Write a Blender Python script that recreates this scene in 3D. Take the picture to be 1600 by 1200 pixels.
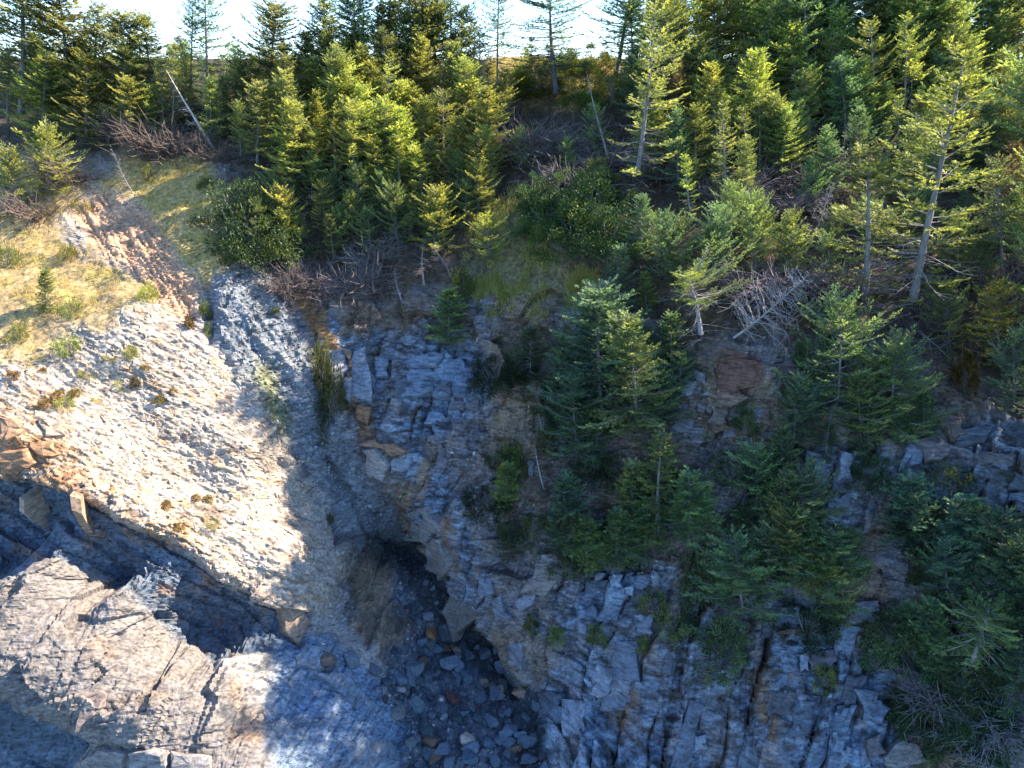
import bpy, math, random
import numpy as np
from mathutils import Vector, Matrix

for o in list(bpy.data.objects):
    bpy.data.objects.remove(o, do_unlink=True)
SC = bpy.context.scene
COL = SC.collection
R = math.radians

# ------------------------------------------------------------------ camera
CAM_H, PITCH, FPX = 25.0, R(24.0), 1066.0      # FPX: focal length in pixels of a 1600 px wide picture
cd = bpy.data.cameras.new('camera')
cd.sensor_width = 36.0
cd.lens = 36.0 * FPX / 1600.0
cd.clip_start, cd.clip_end = 0.3, 20000
cam = bpy.data.objects.new('camera', cd)
COL.objects.link(cam)
cam.location = (0, 0, CAM_H)
cam.rotation_euler = (math.pi / 2 - PITCH, 0, 0)
SC.camera = cam

# ------------------------------------------------------------------ light
SUN = Vector((0.735, 0.275, 0.62)).normalized()   # direction towards the sun
w = bpy.data.worlds.new('World')
SC.world = w
w.use_nodes = True
nt = w.node_tree
bg = nt.nodes['Background']
sky = nt.nodes.new('ShaderNodeTexSky')
sky.sky_type = 'NISHITA'
sky.sun_disc = False
sky.sun_elevation = math.asin(SUN.z)
sky.sun_rotation = math.atan2(SUN.x, SUN.y)
sky.altitude = 1500
sky.air_density = 1.0
sky.dust_density = 0.2
sky.ozone_density = 6.0
nt.links.new(sky.outputs[0], bg.inputs[0])
bg.inputs[1].default_value = 0.15
sd = bpy.data.lights.new('sun', 'SUN')
sd.energy = 5.0
sd.angle = R(0.5)
sd.color = (1.0, 0.88, 0.72)
so = bpy.data.objects.new('sun', sd)
COL.objects.link(so)
so.rotation_euler = (-SUN).to_track_quat('-Z', 'Y').to_euler()

vs = SC.view_settings
vs.view_transform = 'Standard'
vs.look = 'None'
vs.gamma = 1.0
vs.use_curve_mapping = False
vs.exposure = 1.7
SC.render.engine = 'CYCLES'
cy = SC.cycles
cy.max_bounces = 4
cy.diffuse_bounces = 2
cy.glossy_bounces = 1
cy.transmission_bounces = 2
cy.transparent_max_bounces = 2
cy.caustics_reflective = False
cy.caustics_refractive = False
cy.use_denoising = True

# ------------------------------------------------------------------ numeric helpers
def hash2(ix, iy, seed):
    h = (ix.astype(np.int64) * 374761393 + iy.astype(np.int64) * 668265263 + seed * 2147483647) & 0xFFFFFFFF
    h = ((h ^ (h >> 13)) * 1274126177) & 0xFFFFFFFF
    h = ((h ^ (h >> 16)) * 2246822519) & 0xFFFFFFFF
    return ((h ^ (h >> 13)) & 0xFFFFFF).astype(np.float32) / 16777215.0

def vnoise(x, y, seed=0):
    x = np.asarray(x, np.float32); y = np.asarray(y, np.float32)
    ix, iy = np.floor(x), np.floor(y)
    fx, fy = x - ix, y - iy
    fx = fx * fx * (3 - 2 * fx); fy = fy * fy * (3 - 2 * fy)
    ix = ix.astype(np.int64); iy = iy.astype(np.int64)
    a = hash2(ix, iy, seed); b = hash2(ix + 1, iy, seed)
    c = hash2(ix, iy + 1, seed); d = hash2(ix + 1, iy + 1, seed)
    return (a + (b - a) * fx) * (1 - fy) + (c + (d - c) * fx) * fy

def fbm(x, y, seed=0, octaves=4, gain=0.5):
    s, a, t = 0.0, 1.0, 0.0
    for k in range(octaves):
        s = s + a * vnoise(x * (2.03 ** k), y * (2.03 ** k), seed + k * 17)
        t += a; a *= gain
    return s / t * 2 - 1

def facets(x, y, seed, tilt=0.6):
    """cells with a random offset and tilt each: returns (height -1..1, crack 0..1 distance to the cell's border, id)"""
    ix, iy = np.floor(x).astype(np.int64), np.floor(y).astype(np.int64)
    f1 = np.full(x.shape, 9.0, np.float32); f2 = f1.copy()
    hh = np.zeros_like(f1); idd = np.zeros_like(f1)
    for dx in (-1, 0, 1):
        for dy in (-1, 0, 1):
            cx, cy_ = ix + dx, iy + dy
            px = cx + 0.1 + 0.8 * hash2(cx, cy_, seed)
            py = cy_ + 0.1 + 0.8 * hash2(cx, cy_, seed + 1)
            ex, ey = x - px, y - py
            d = np.sqrt(ex * ex + ey * ey)
            near = d < f1
            f2 = np.where(near, f1, np.minimum(f2, d))
            h = hash2(cx, cy_, seed + 2) * 2 - 1 + tilt * (ex * (hash2(cx, cy_, seed + 3) * 2 - 1) + ey * (hash2(cx, cy_, seed + 4) * 2 - 1)) * 2
            hh = np.where(near, h, hh)
            idd = np.where(near, hash2(cx, cy_, seed + 5), idd)
            f1 = np.where(near, d, f1)
    return hh, np.clip(f2 - f1, 0, 1), idd

def beds(p, q, seed, tilt=.4):
    """columns of differing width, each broken at its own heights: (height -1..1, joint 0..1, id)"""
    ci = np.floor(p).astype(np.int64); fx = p - ci
    e = (hash2(ci, ci * 0, seed + 9) - .5) * .7; e2 = (hash2(ci + 1, ci * 0, seed + 9) - .5) * .7
    left = fx < .5 * 0 + np.maximum(e, 0); right = fx > 1 + np.minimum(e2, 0)
    ci = np.where(left, ci - 1, np.where(right, ci + 1, ci))
    o = ci * 0
    rate = .6 + hash2(ci, o, seed) * .9
    qq = q * rate + 10 * hash2(ci, o, seed + 1) + (p - ci - .5) * (hash2(ci, o, seed + 2) - .5) * .5
    ri = np.floor(qq).astype(np.int64); fy = qq - ri
    cx = p - ci - .5; cy_ = fy - .5
    h = (hash2(ci, o, seed + 3) * 2 - 1) * .6 + (hash2(ci, ri, seed + 4) * 2 - 1) * .55
    h = h + tilt * (cx * (hash2(ci, ri, seed + 5) * 2 - 1) + cy_ * (hash2(ci, ri, seed + 6) * 2 - 1))
    jt = np.minimum(np.minimum(fy, 1 - fy) / rate * 1.0 + .6 * (hash2(ci, ri, seed + 7) > .55), np.minimum(np.abs(fx - np.maximum(e, 0)), np.abs(1 + np.minimum(e2, 0) - fx)) * 1.5)
    return h.astype(np.float32), np.clip(jt, 0, 1).astype(np.float32), hash2(ci, ri, seed + 8)

CP, SP = math.cos(PITCH), math.sin(PITCH)
def project(P):
    """world points (N,3) -> pixel (u, v) of a 1600x1200 picture and the depth"""
    Z = P[:, 2] - CAM_H
    s = P[:, 1] * CP - Z * SP
    t = P[:, 1] * SP + Z * CP
    s = np.maximum(s, 0.5)
    return 800 + FPX * P[:, 0] / s, 600 - FPX * t / s, s

def point_at(u, v, y):
    """the point that far ahead (y, metres) on the line of sight through a pixel"""
    k = (600 - v) / FPX
    s = y / (CP + k * SP)
    return np.array(((u - 800) / FPX * s, y, CAM_H + s * (k * CP - SP)))

# ------------------------------------------------------------------ the terrain's large form
CTRL = [  # u, v, metres ahead
 # left spur
 (-250,330,39),(-100,250,43),(50,250,41.5),(200,200,43.5),(320,230,41.5),(320,300,37.5),(330,400,33.5),(290,470,31.5),
 (120,330,37),(0,400,34),(50,450,31.5),(180,420,33),(200,500,29.6),(100,560,28),(0,600,26.5),(200,650,26.4),(0,700,23.8),
 (300,600,28),(300,750,25.2),(400,690,27),(400,850,23.6),(480,850,24.6),(500,920,23.4),(-200,600,27),(-200,720,23.6),(-350,900,22),
 (100,740,23.3),(200,800,22.9),(330,900,22.5),(420,960,22.1),
 # the recess under the ledge and the slab in front of it
 (-100,830,23.2),(60,850,23.3),(200,910,22.6),(320,985,21.7),
 (0,905,20.3),(80,885,20.9),(180,925,20.5),(330,1040,19.0),(150,1000,18.9),(0,1000,18.5),(260,1060,18.2),(100,1080,17.45),(0,1075,17.3),(330,1120,17.4),
 (40,1160,17.6),(120,1200,16.9),(200,1140,16.75),(300,1180,16.4),(400,1180,16.7),(-200,1000,17.9),(-200,1150,17.0),
 (420,1080,19.3),(450,1030,20.6),(500,1100,19.6),(520,1190,17.9),(600,1150,19.7),(600,1080,21.3),(560,1010,22.5),
 # gully
 (360,470,31.8),(420,480,32.6),(400,560,30.4),(440,680,28.8),(500,780,28.4),(480,640,30.2),(470,540,32.0),(560,850,27.8),(600,920,26.6),(540,950,24.6),(620,830,29.6),
 # cove floor
 (640,960,25.9),(700,1000,25.6),(680,1100,21.9),(760,1100,22.0),(720,1180,19.4),(820,1190,19.0),(650,1190,19.3),
 # right wall
 (450,420,35.2),(520,520,32.6),(560,620,30.4),(600,700,29.5),(640,780,28.6),(660,850,28.0),(710,930,25.6),(760,1010,24.0),(850,1100,21.4),(870,1180,19.3),
 (600,560,32.2),(600,460,34.4),(700,560,31.6),(700,450,34.0),(800,420,34.2),(880,470,32.2),(800,600,29.9),(750,700,28.0),(850,650,28.6),(850,760,26.6),(850,850,25.0),(760,880,25.4),
 (900,950,23.2),(1000,950,22.6),(1000,1080,20.4),(960,1170,18.9),(1000,800,25.2),(980,640,28.2),(1040,520,29.4),(1100,540,27.6),(1100,650,25.8),(1130,590,26.4),(1200,750,24.2),
 (1100,1050,20.5),(1100,1180,18.4),(1200,950,21.9),(1200,1190,17.9),(1150,860,23.0),(1350,750,23.7),(1300,690,24.8),(1550,700,23.0),(1560,600,25.4),(1480,600,25.8),(1420,520,27.6),(1240,560,26.8),
 (1300,900,21.9),(1400,1000,20.2),(1500,1000,20.0),(1400,1180,17.6),(1550,1180,17.4),(1690,690,21.6),(1750,760,20.0),(1740,1000,17.6),(1690,1160,16.2),(1710,540,25.0),(1900,800,18.5),(1950,650,20.5),  # unseen wall past the right border, pushed forward to shade the lower right
 # top
 (600,350,36.6),(500,300,38.4),(500,200,44),(700,300,39),(820,330,36.4),(850,230,41),(900,190,43.2),(870,165,45.5),(1000,400,31.8),(1000,300,36.6),(1000,190,43.5),
 (1200,400,31.2),(1200,300,35.5),(1200,200,42),(1400,400,31),(1400,300,35.5),(1500,220,40),(1560,120,47),(1600,350,33),(1750,300,36),
 (1600,460,28.6),(700,200,44.5),(400,190,44.5),(100,180,46),(-200,190,46),(1350,180,43),
]
cp = np.array([point_at(*c) for c in CTRL])
flat = []
for x in range(-90, 91, 15):
    flat += [(x, 53, 26.0), (x, 66, 26.3), (x, 90, 26.0), (x, 120, 25.4)]
    flat += [(x, 6, -1.5), (x, 13, -1.0)] if abs(x) < 50 else []
cp = np.vstack([cp, np.array(flat, float)])
S2 = math.sqrt(0.5)
def to_ab(P): return np.stack([P[:, 0], S2 * (P[:, 1] + P[:, 2])], 1), S2 * (P[:, 2] - P[:, 1])
cab, ch = to_ab(cp)
def tps(d2): return 0.5 * d2 * np.log(np.maximum(d2, 1e-9))
n = len(cab)
D2 = ((cab[:, None] - cab[None]) ** 2).sum(-1)
K = tps(D2) + np.eye(n) * 0.08
Pm = np.hstack([np.ones((n, 1)), cab])
A = np.block([[K, Pm], [Pm.T, np.zeros((3, 3))]])
sol = np.linalg.solve(A, np.concatenate([ch, np.zeros(3)]))
def height(ab):
    out = np.empty(len(ab), np.float64)
    for i in range(0, len(ab), 60000):
        q = ab[i:i + 60000]
        d2 = ((q ** 2).sum(1)[:, None] + (cab ** 2).sum(1)[None] - 2 * q @ cab.T)
        out[i:i + 60000] = tps(np.maximum(d2, 0)) @ sol[:n] + sol[n] + q @ sol[n + 1:]
    return out

NS = 760
bb = np.concatenate([np.linspace(7.5, 13, 60, endpoint=False), np.linspace(13, 38, 500, endpoint=False), np.linspace(38, 52, 140, endpoint=False), np.linspace(52, 85, 70)])
NB = len(bb)
ss = np.linspace(-1, 1, NS)
wid = 24 + 0.56 * np.maximum(bb - 14, 0)
# the smooth form on a coarse copy of the grid, then interpolated
cs_i = np.linspace(0, NS - 1, 216); cb_i = np.linspace(0, NB - 1, 216)
gs = np.interp(cs_i, np.arange(NS), ss); gb = np.interp(cb_i, np.arange(NB), bb); gw = np.interp(cb_i, np.arange(NB), wid)
Aab = np.stack([(gw[:, None] * gs[None]).ravel(), np.repeat(gb, 216)], 1)
Hc = height(Aab).reshape(216, 216)
def resize(M):
    a = np.arange(NB) * (215.0 / (NB - 1)); c = np.arange(NS) * (215.0 / (NS - 1))
    i = np.minimum(a.astype(int), 214); j = np.minimum(c.astype(int), 214)
    fa = (a - i)[:, None]; fc = (c - j)[None]
    return (M[i][:, j] * (1 - fa) * (1 - fc) + M[i + 1][:, j] * fa * (1 - fc) + M[i][:, j + 1] * (1 - fa) * fc + M[i + 1][:, j + 1] * fa * fc)
H = resize(Hc)
a_ = wid[:, None] * ss[None]
b_ = np.repeat(bb[:, None], NS, 1)
V = np.stack([a_, S2 * (b_ - H), S2 * (b_ + H)], -1).astype(np.float32)     # NB,NS,3

def normals(V):
    du = np.empty_like(V); dv = np.empty_like(V)
    du[:, 1:-1] = V[:, 2:] - V[:, :-2]; du[:, 0] = V[:, 1] - V[:, 0]; du[:, -1] = V[:, -1] - V[:, -2]
    dv[1:-1] = V[2:] - V[:-2]; dv[0] = V[1] - V[0]; dv[-1] = V[-1] - V[-2]
    nn = np.cross(du, dv)
    return nn / np.maximum(np.linalg.norm(nn, axis=-1, keepdims=True), 1e-9)

N0 = normals(V)
flatV = V.reshape(-1, 3)
U, VV, DEP = project(flatV)
U = U.reshape(NB, NS).astype(np.float32); VV = VV.reshape(NB, NS).astype(np.float32)

# ------------------------------------------------------------------ zones of the ground, as outlines on the surface
MU0, MV0, MST, MW, MH = -500, -300, 5, 520, 400
gx, gy = np.meshgrid(MU0 + MST * np.arange(MW), MV0 + MST * np.arange(MH))
def zone(poly, feather=18, rag=14, seed=3, freq=0.02):
    poly = np.array(poly, float)
    inside = np.zeros(gx.shape, bool); dist = np.full(gx.shape, 1e9)
    m = len(poly)
    for i in range(m):
        x0, y0 = poly[i]; x1, y1 = poly[(i + 1) % m]
        c = (y0 > gy) != (y1 > gy)
        with np.errstate(divide='ignore', invalid='ignore'):
            xi = (x1 - x0) * (gy - y0) / (y1 - y0 + 1e-12) + x0
        inside ^= c & (gx < xi)
        ex, ey = x1 - x0, y1 - y0
        t = np.clip(((gx - x0) * ex + (gy - y0) * ey) / (ex * ex + ey * ey + 1e-9), 0, 1)
        dist = np.minimum(dist, np.hypot(gx - x0 - t * ex, gy - y0 - t * ey))
    sdm = np.where(inside, dist, -dist)
    nz = fbm(U * freq, VV * freq, seed, 4, 0.6)
    fu = np.clip((U - MU0) / MST, 0, MW - 2); fv = np.clip((VV - MV0) / MST, 0, MH - 2)
    i = fv.astype(int); j = fu.astype(int); p = fv - i; q = fu - j
    s = sdm[i, j] * (1 - p) * (1 - q) + sdm[i + 1, j] * p * (1 - q) + sdm[i, j + 1] * (1 - p) * q + sdm[i + 1, j + 1] * p * q
    return np.clip(0.5 + (s + nz * rag * 1.6) / (2 * feather), 0, 1).astype(np.float32)

Z_left = zone([(-500, 180), (330, 180), (350, 400), (310, 440), (330, 540), (420, 690), (500, 770), (540, 860), (520, 960), (580, 1020), (640, 1100), (620, 1200), (600, 1500), (-500, 1500)], 8, 5)
Z_scree = zone([(-500, 560), (60, 520), (150, 490), (210, 465), (270, 480), (340, 560), (430, 690), (540, 850), (530, 960), (410, 950), (250, 840), (110, 760), (0, 740), (-500, 730)], 18, 20)
Z_rust = zone([(-500, 590), (40, 620), (120, 690), (190, 770), (300, 850), (250, 850), (0, 735), (-500, 735)], 22, 30, 9)
Z_grassL = zone([(-500, 230), (60, 240), (150, 300), (110, 335), (170, 415), (225, 470), (190, 505), (120, 520), (60, 545), (-500, 570)], 22, 34, 5)
Z_grassM = zone([(190, 225), (330, 225), (350, 300), (360, 410), (325, 438), (275, 400), (215, 325), (150, 290)], 14, 18, 6)
Z_red = zone([(105, 335), (150, 290), (215, 318), (275, 395), (318, 450), (300, 500), (262, 490), (200, 430)], 10, 8, 7)
Z_gully = zone([(325, 435), (430, 430), (500, 560), (540, 660), (600, 790), (640, 840), (560, 850), (480, 760), (400, 660), (340, 540)], 14, 10, 8)
Z_floor = zone([(605, 850), (650, 840), (700, 930), (765, 1020), (850, 1110), (860, 1300), (635, 1300), (632, 1130), (590, 1070), (600, 1020), (640, 985), (615, 920)], 12, 14, 11)
Z_darkfoot = zone([(560, 830), (640, 835), (700, 940), (770, 1030), (850, 1110), (870, 1300), (800, 1300), (800, 1150), (700, 1000), (640, 930), (590, 880)], 14, 12, 12)
Z_slab = zone([(-500, 880), (0, 895), (80, 868), (175, 900), (335, 1030), (420, 1110), (440, 1300), (-500, 1300)], 8, 6, 13)
Z_recess = zone([(-500, 730), (0, 740), (110, 770), (250, 840), (400, 945), (480, 960), (470, 1010), (335, 1030), (175, 905), (80, 868), (0, 895), (-500, 890)], 8, 6, 14)
Z_plate = zone([(440, 1000), (520, 1000), (600, 1060), (650, 1150), (650, 1300), (420, 1300), (420, 1100)], 10, 8, 15)
Z_top = zone([(350, 240), (350, 400), (440, 430), (600, 470), (760, 450), (900, 440), (1010, 500), (1090, 545), (1250, 540), (1420, 530), (1500, 590), (1600, 650), (2100, 680), (2100, -300), (-500, -300), (-500, 240), (60, 240), (150, 225), (340, 225)], 24, 26, 16)
Z_grassG = zone([(770, 360), (830, 330), (870, 400), (920, 440), (880, 470), (800, 480), (750, 450)], 30, 46, 17)
Z_slate1 = zone([(500, 500), (600, 510), (760, 545), (780, 600), (740, 660), (640, 690), (580, 680), (520, 610)], 14, 20, 18)
Z_slate2 = zone([(860, 900), (1000, 880), (1150, 1000), (1180, 940), (1330, 960), (1400, 1080), (1420, 1300), (840, 1300), (850, 1100)], 24, 40, 19)
Z_slate3 = zone([(1210, 690), (1420, 690), (1480, 640), (1620, 650), (1900, 700), (1900, 800), (1550, 800), (1420, 770), (1340, 830), (1280, 830)], 14, 24, 20)
Z_slate4 = zone([(570, 690), (650, 690), (720, 760), (760, 880), (800, 1000), (850, 1090), (770, 1010), (700, 920), (640, 810)], 14, 20, 21)
Z_redrock = zone([(1110, 545), (1190, 555), (1190, 610), (1120, 615)], 10, 10, 22)
Z_ochre = zone([(440, 430), (480, 460), (510, 500), (540, 560), (560, 640), (580, 690), (560, 690), (530, 600), (480, 500), (440, 460)], 12, 14, 23)
Z_moss = zone([(485, 545), (520, 560), (520, 650), (505, 690), (490, 620)], 8, 8, 24)
Z_lime = zone([(395, 560), (430, 580), (440, 680), (410, 660)], 16, 12, 25)

# ------------------------------------------------------------------ relief
X, Y, Z = V[..., 0], V[..., 1], V[..., 2]
p_ = X - 0.29 * Z                      # across the steep beds
disp = np.zeros((NB, NS), np.float32)
rocky = np.clip(1 - Z_top - Z_grassL - Z_grassM - Z_floor, 0, 1)
wall = rocky * (1 - Z_left) * (1 - Z_gully)
leftr = Z_left * rocky
ladder = np.zeros_like(disp)
# wall: beds standing as columns, broken by joints
wA = 0.5 * fbm(X * .35, Z * .35, 31, 3)
h1, c1, i1 = beds(p_ / 2.3 + wA, Z / 3.4 + wA, 41, 0.5)
h2, c2, i2 = beds(p_ / 0.8 + 1.6 * wA + .12 * fbm(X * 1.5, Z * 1.5, 33, 2), Z / 1.25 + 0.10 * fbm(X * 1.2, Z * 1.2, 35, 2), 47, 0.6)
h3, c3, i3 = beds(p_ / 0.30 + .5 * fbm(X, Z, 37, 3), Z / 0.17, 53, 0.4)
hf, cf, if_ = facets(X / 1.6 + wA, (Z + .3 * Y) / 1.2 + wA, 57, 0.9)
slate = np.clip(Z_slate1 + Z_slate2 + Z_slate3 + Z_slate4 * .8, 0, 1)
hard = np.clip(0.35 + slate, 0, 1)
pc = (U + .27 * VV) / 46 + .55 * fbm(X * .35, Z * .35, 311, 3) + .22 * fbm(X * 1.1, Z * .9, 313, 3)
pc = pc + .32 * np.sin(pc * 2.3 + 2 * hash2(np.floor(Z / 2.6 + .8 * wA).astype(np.int64), np.floor(X / 4.).astype(np.int64), 321))
cid = np.floor(pc).astype(np.int64); cfx = pc - cid
cgap = np.clip(1 - np.minimum(cfx, 1 - cfx) / (.03 + .20 * vnoise(X * 1.0, Z * 1.0, 315) ** 1.5), 0, 1) * np.clip(vnoise(X * .6, Z * .8, 323) * 3 - .7, 0, 1)
cseg = np.floor(Z / 1.5 * (.5 + hash2(cid, cid * 0, 317)) + 7 * hash2(cid, cid * 0, 318) + .35 * (cfx - .5) + .25 * wA).astype(np.int64)
chh = hash2(cid, cseg, 319)
disp += wall * slate * (.50 * (hash2(cid, cid * 0, 316) - .5) + .46 * (.5 - cfx) * (hash2(cid, cid * 0, 325) + .2) + .34 * (chh - .5) - .26 * cgap + .07 * h3)
disp += wall * hard * (1 - .6 * slate) * (0.42 * h1 + 0.20 * h2 + 0.05 * h3 - 0.12 * np.clip(1 - c2 / 0.07, 0, 1))
disp += wall * (1 - slate) * (0.28 * hf + .05 * h3)
disp += (wall + Z_gully * 0.6) * (0.55 * fbm(X * .28, Z * .28 + Y * .1, 61, 3) + 0.13 * fbm(X * 1.9, (Z + Y) * 1.9, 67, 4))
# left spur: shingle lying down the dip
q1 = (.88 * U + .47 * VV) / 38; q2 = (-.47 * U + .88 * VV) / 38
h4, c4, i4 = facets(q1 / 0.75, q2 / 0.24 + 0.3 * fbm(X, Z, 71, 2), 73, 0.7)
h5, c5, i5 = facets(q1 / 0.30, q2 / 0.11, 79, 0.6)
disp += leftr * (1 - Z_slab) * (1 - Z_recess) * (0.40 * fbm(X * .33, (Y + Z) * .33, 83, 3) + 0.035 * h4 + 0.03 * h5 + .04 * fbm(q1 * 2, q2 * 6, 85, 4))
# slabs and ledges: flat faces, notched
h6, c6, i6 = beds(p_ / 1.1 + wA, (Z + 0.5 * Y) / 1.9 + wA, 89, 0.5)
h7, c7, i7 = beds(p_ / 0.38 + wA, (Z + 0.5 * Y) / 0.30, 97, 0.4)
hq, cq, iq = facets(p_ / 2.3 + .3 * wA, (Z + .5 * Y) / 1.7 + .3 * wA, 341, 1.0)
hr, cr, ir = facets(p_ / .75, (Z + .5 * Y) / .5, 343, 1.0)
sl = np.clip(Z_slab + Z_plate + Z_recess, 0, 1)
disp += np.clip(Z_slab + .7 * Z_plate, 0, 1) * (.15 * hq + .03 * hr)
pl = (U * .85 + VV * .52) / 17 + .5 * fbm(X * .6, Z * .6, 361, 3)
plf = pl - np.floor(pl); pli = np.floor(pl).astype(np.int64)
disp += Z_plate * (.10 * (hash2(pli, pli * 0, 363) - .5) + .07 * (.5 - plf))
sl = np.clip(sl - .75 * Z_plate, 0, 1)
disp += sl * (0.14 * h6 + 0.045 * h7 - 0.02 * np.clip(1 - c6 / 0.06, 0, 1) + .08 * fbm(X * 2.2, (Y + Z) * 2.2, 99, 4) + .04 * fbm(p_ * 7, (Y + Z) * 3, 98, 3)) + Z_recess * 0.25 * h1
gl1 = (U * .84 - VV * .54); gl2 = (U * .54 + VV * .84)
ribs = 1 - np.abs(fbm(gl1 / 42, gl2 / 230, 301, 3)) * 3
disp += Z_gully * (.42 * ribs + .12 * h3 + .16 * fbm(gl1 / 9, gl2 / 22, 303, 4))
# red earth rills run down the fall line
ra = (U * .86 - VV * .51); rl = (U * .51 + VV * .86)
rill = np.clip(fbm(ra / 9 + .6 * fbm(ra / 40, rl / 40, 104, 3), rl / 150, 101, 2) * 2.4, -1, 1) * .7 + .5 * np.clip(fbm(ra / 30, rl / 60, 102, 3) * 2, -1, 1)
disp += Z_red * (0.16 * np.abs(rill) ** 0.7 - 0.25 + 0.05 * fbm(X * 3, Z * 3, 103, 3))
# soil and turf
soil = np.clip(Z_top + Z_grassL + Z_grassM, 0, 1)
disp += soil * (0.28 * fbm(X * .5, Y * .5 + Z * .4, 107, 3) + 0.07 * fbm(X * 2.6, Y * 2.6 + Z * 2, 109, 3))
# pebbly floor
h8, c8, i8 = facets(X / 0.34, Y / 0.34, 113, 0.5)
disp += Z_floor * (0.10 * fbm(X * .8, Y * .8, 127, 3) + 0.05 * h8)
disp += rocky * (1 - .7 * Z_plate) * 0.03 * fbm(X * 6, (Y + Z) * 6, 131, 2)
# undercut along the wall's foot
Z_drop = zone([(-500, 1100), (0, 1108), (60, 1132), (135, 1162), (120, 1180), (95, 1215), (80, 1300), (-500, 1300)], 5, 4, 27)
disp -= Z_drop * 1.0 + Z_recess * 0.35
Z_edge = zone([(-500, 700), (0, 712), (60, 735), (120, 745), (260, 815), (400, 905), (470, 930), (480, 955), (400, 945), (250, 842), (110, 770), (0, 738), (-500, 728)], 10, 6, 28)
bdg = q2 * 1.5 + .35 * fbm(q1 * .5, q2 * .5, 331, 3); bdi = np.floor(bdg); bdf = bdg - bdi
bed2 = (hash2(bdi.astype(np.int64), np.floor(q1 * .45 + 5 * hash2(bdi.astype(np.int64), (bdi * 0).astype(np.int64), 332)).astype(np.int64), 333) - .5) * .8 + (.5 - bdf) * .9
led = np.clip(Z_recess + .6 * Z_edge, 0, 1)
disp += led * (.24 * bed2 + .06 * h5)
disp += Z_edge * 0.42 + Z_edge * .2 * h6
Z_under = zone([(600, 835), (640, 835), (700, 930), (760, 1010), (800, 1080), (770, 1060), (715, 985), (650, 900)], 10, 6, 26)
disp -= Z_under * 0.9
to_cam = np.stack([-X, -Y, CAM_H - Z], -1); to_cam /= np.linalg.norm(to_cam, axis=-1, keepdims=True)
facing = (N0 * to_cam).sum(-1)
disp *= 1 - Z_left * (1 - np.clip(facing * 3.5 - .1, .08, 1))
V2 = V + N0 * disp[..., None]

# ------------------------------------------------------------------ ground colours (albedo)
def C(*c): return np.array(c, np.float32)
colr = np.zeros((NB, NS, 3), np.float32)
def lay(m, c):
    global colr
    colr = colr * (1 - m[..., None]) + (c if isinstance(c, np.ndarray) and c.ndim == 3 else C(*c)) * m[..., None]
nA = fbm(X * .9, (Y + Z) * .9, 201, 5, 0.6); nB = fbm(X * 3.1, (Y + Z) * 3.1, 211, 4, 0.6); nC = fbm(p_ * 2.2, Z * 7.0, 221, 4, 0.6)
lay(np.ones_like(nA), (0.28, 0.265, 0.27))
st = np.clip(0.5 + 1.7 * nA, 0, 1)
lay(st * 0.75, (0.23, 0.26, 0.30))
lay(np.clip(nB * 2.2, 0, 1) * 0.6, (0.13, 0.10, 0.08))
slm = np.clip(slate * (1.0 + 1.6 * (h2 * .35 + nA)), 0, 1)
lay(slm, (0.140, 0.200, 0.275))
lay(slm * np.clip(nC * 2.6, 0, 1), (0.055, 0.06, 0.065))
lay(slm * np.clip(-nC * 2.2 + 0.2 * h3, 0, 1) * 0.8, (0.29, 0.38, 0.48))
lay(wall * slate * np.clip((chh - .62) * 4, 0, 1) * .7, (.34, .42, .50))
lay(wall * slate * np.clip(nC * 3.2 + .1, 0, 1) * .7, (.05, .065, .085))
lay(wall * slate * np.clip(cgap * 1.6 - .2, 0, 1) * .85, (.085, .06, .045))
lay(wall * slate * np.clip(1 - c2 / 0.12, 0, 1) * 0.3, (0.10, 0.06, 0.03))
lay(wall * np.clip(fbm(X * .7, Z * .5, 231, 4) * 2.4 - 0.55, 0, 1) * 0.7, (0.26, 0.14, 0.055))
lay(wall * (1 - .7 * slate) * np.clip(fbm(X * .32 + 3, Z * .32, 351, 4) * 2.6 + .35, 0, 1) * .85, (.26, .185, .12))
lay(wall * (1 - .5 * slate) * np.clip(fbm(X * 1.3, Z * .9, 353, 4) * 3 - .9, 0, 1) * .8, (.12, .10, .05))
lay(Z_slate4 * wall * np.clip(fbm(p_ * .9, Z * .35, 355, 4) * 3, 0, 1) * .8, (.33, .235, .14))
lay(Z_ochre * np.clip(0.7 + nB, 0, 1) * 0.95, (0.40, 0.215, 0.085))
lay(Z_redrock * np.clip(0.8 + nB, 0, 1), (0.17, 0.085, 0.06))
lay(Z_gully, (0.19, 0.21, 0.23))
lay(Z_gully * np.clip(-ribs * .8 + .2 + nA, 0, 1) * 0.8, (0.12, 0.105, 0.09))
lay(Z_gully * np.clip(nB * 2.5, 0, 1) * .6, (.30, .31, .32))
lay(Z_ochre * np.clip(.75 + nB * 1.5, 0, 1) * .9, (.36, .19, .075))
lay(Z_lime * 0.75, (0.23, 0.23, 0.09))
lay(Z_moss * 0.9, (0.035, 0.04, 0.012))
lay(Z_left * rocky, (0.36, 0.33, 0.30))
lay(Z_scree, (0.50, 0.425, 0.335))
lay(Z_scree * np.clip(i4 * 1.3 - 0.55, 0, 1) * 0.8, (0.58, 0.515, 0.44))
lay(Z_scree * np.clip(nB * 2.2 + (i5 - 0.55) * 1.6, 0, 1) * 0.55, (0.30, 0.25, 0.20))
hk, ck, ik = facets(q1 / 0.50 + .4 * nB, q2 / 0.13 + .3 * nA, 87, .5)
lay(Z_scree * np.clip((ik - .72) * 6, 0, 1) * np.clip(.6 + nA * 1.5, 0, 1) * .85, (0.20, 0.155, 0.13))
lay(Z_scree * np.clip((.16 - ik) * 8, 0, 1) * .7, (0.50, 0.30, 0.14))
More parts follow.
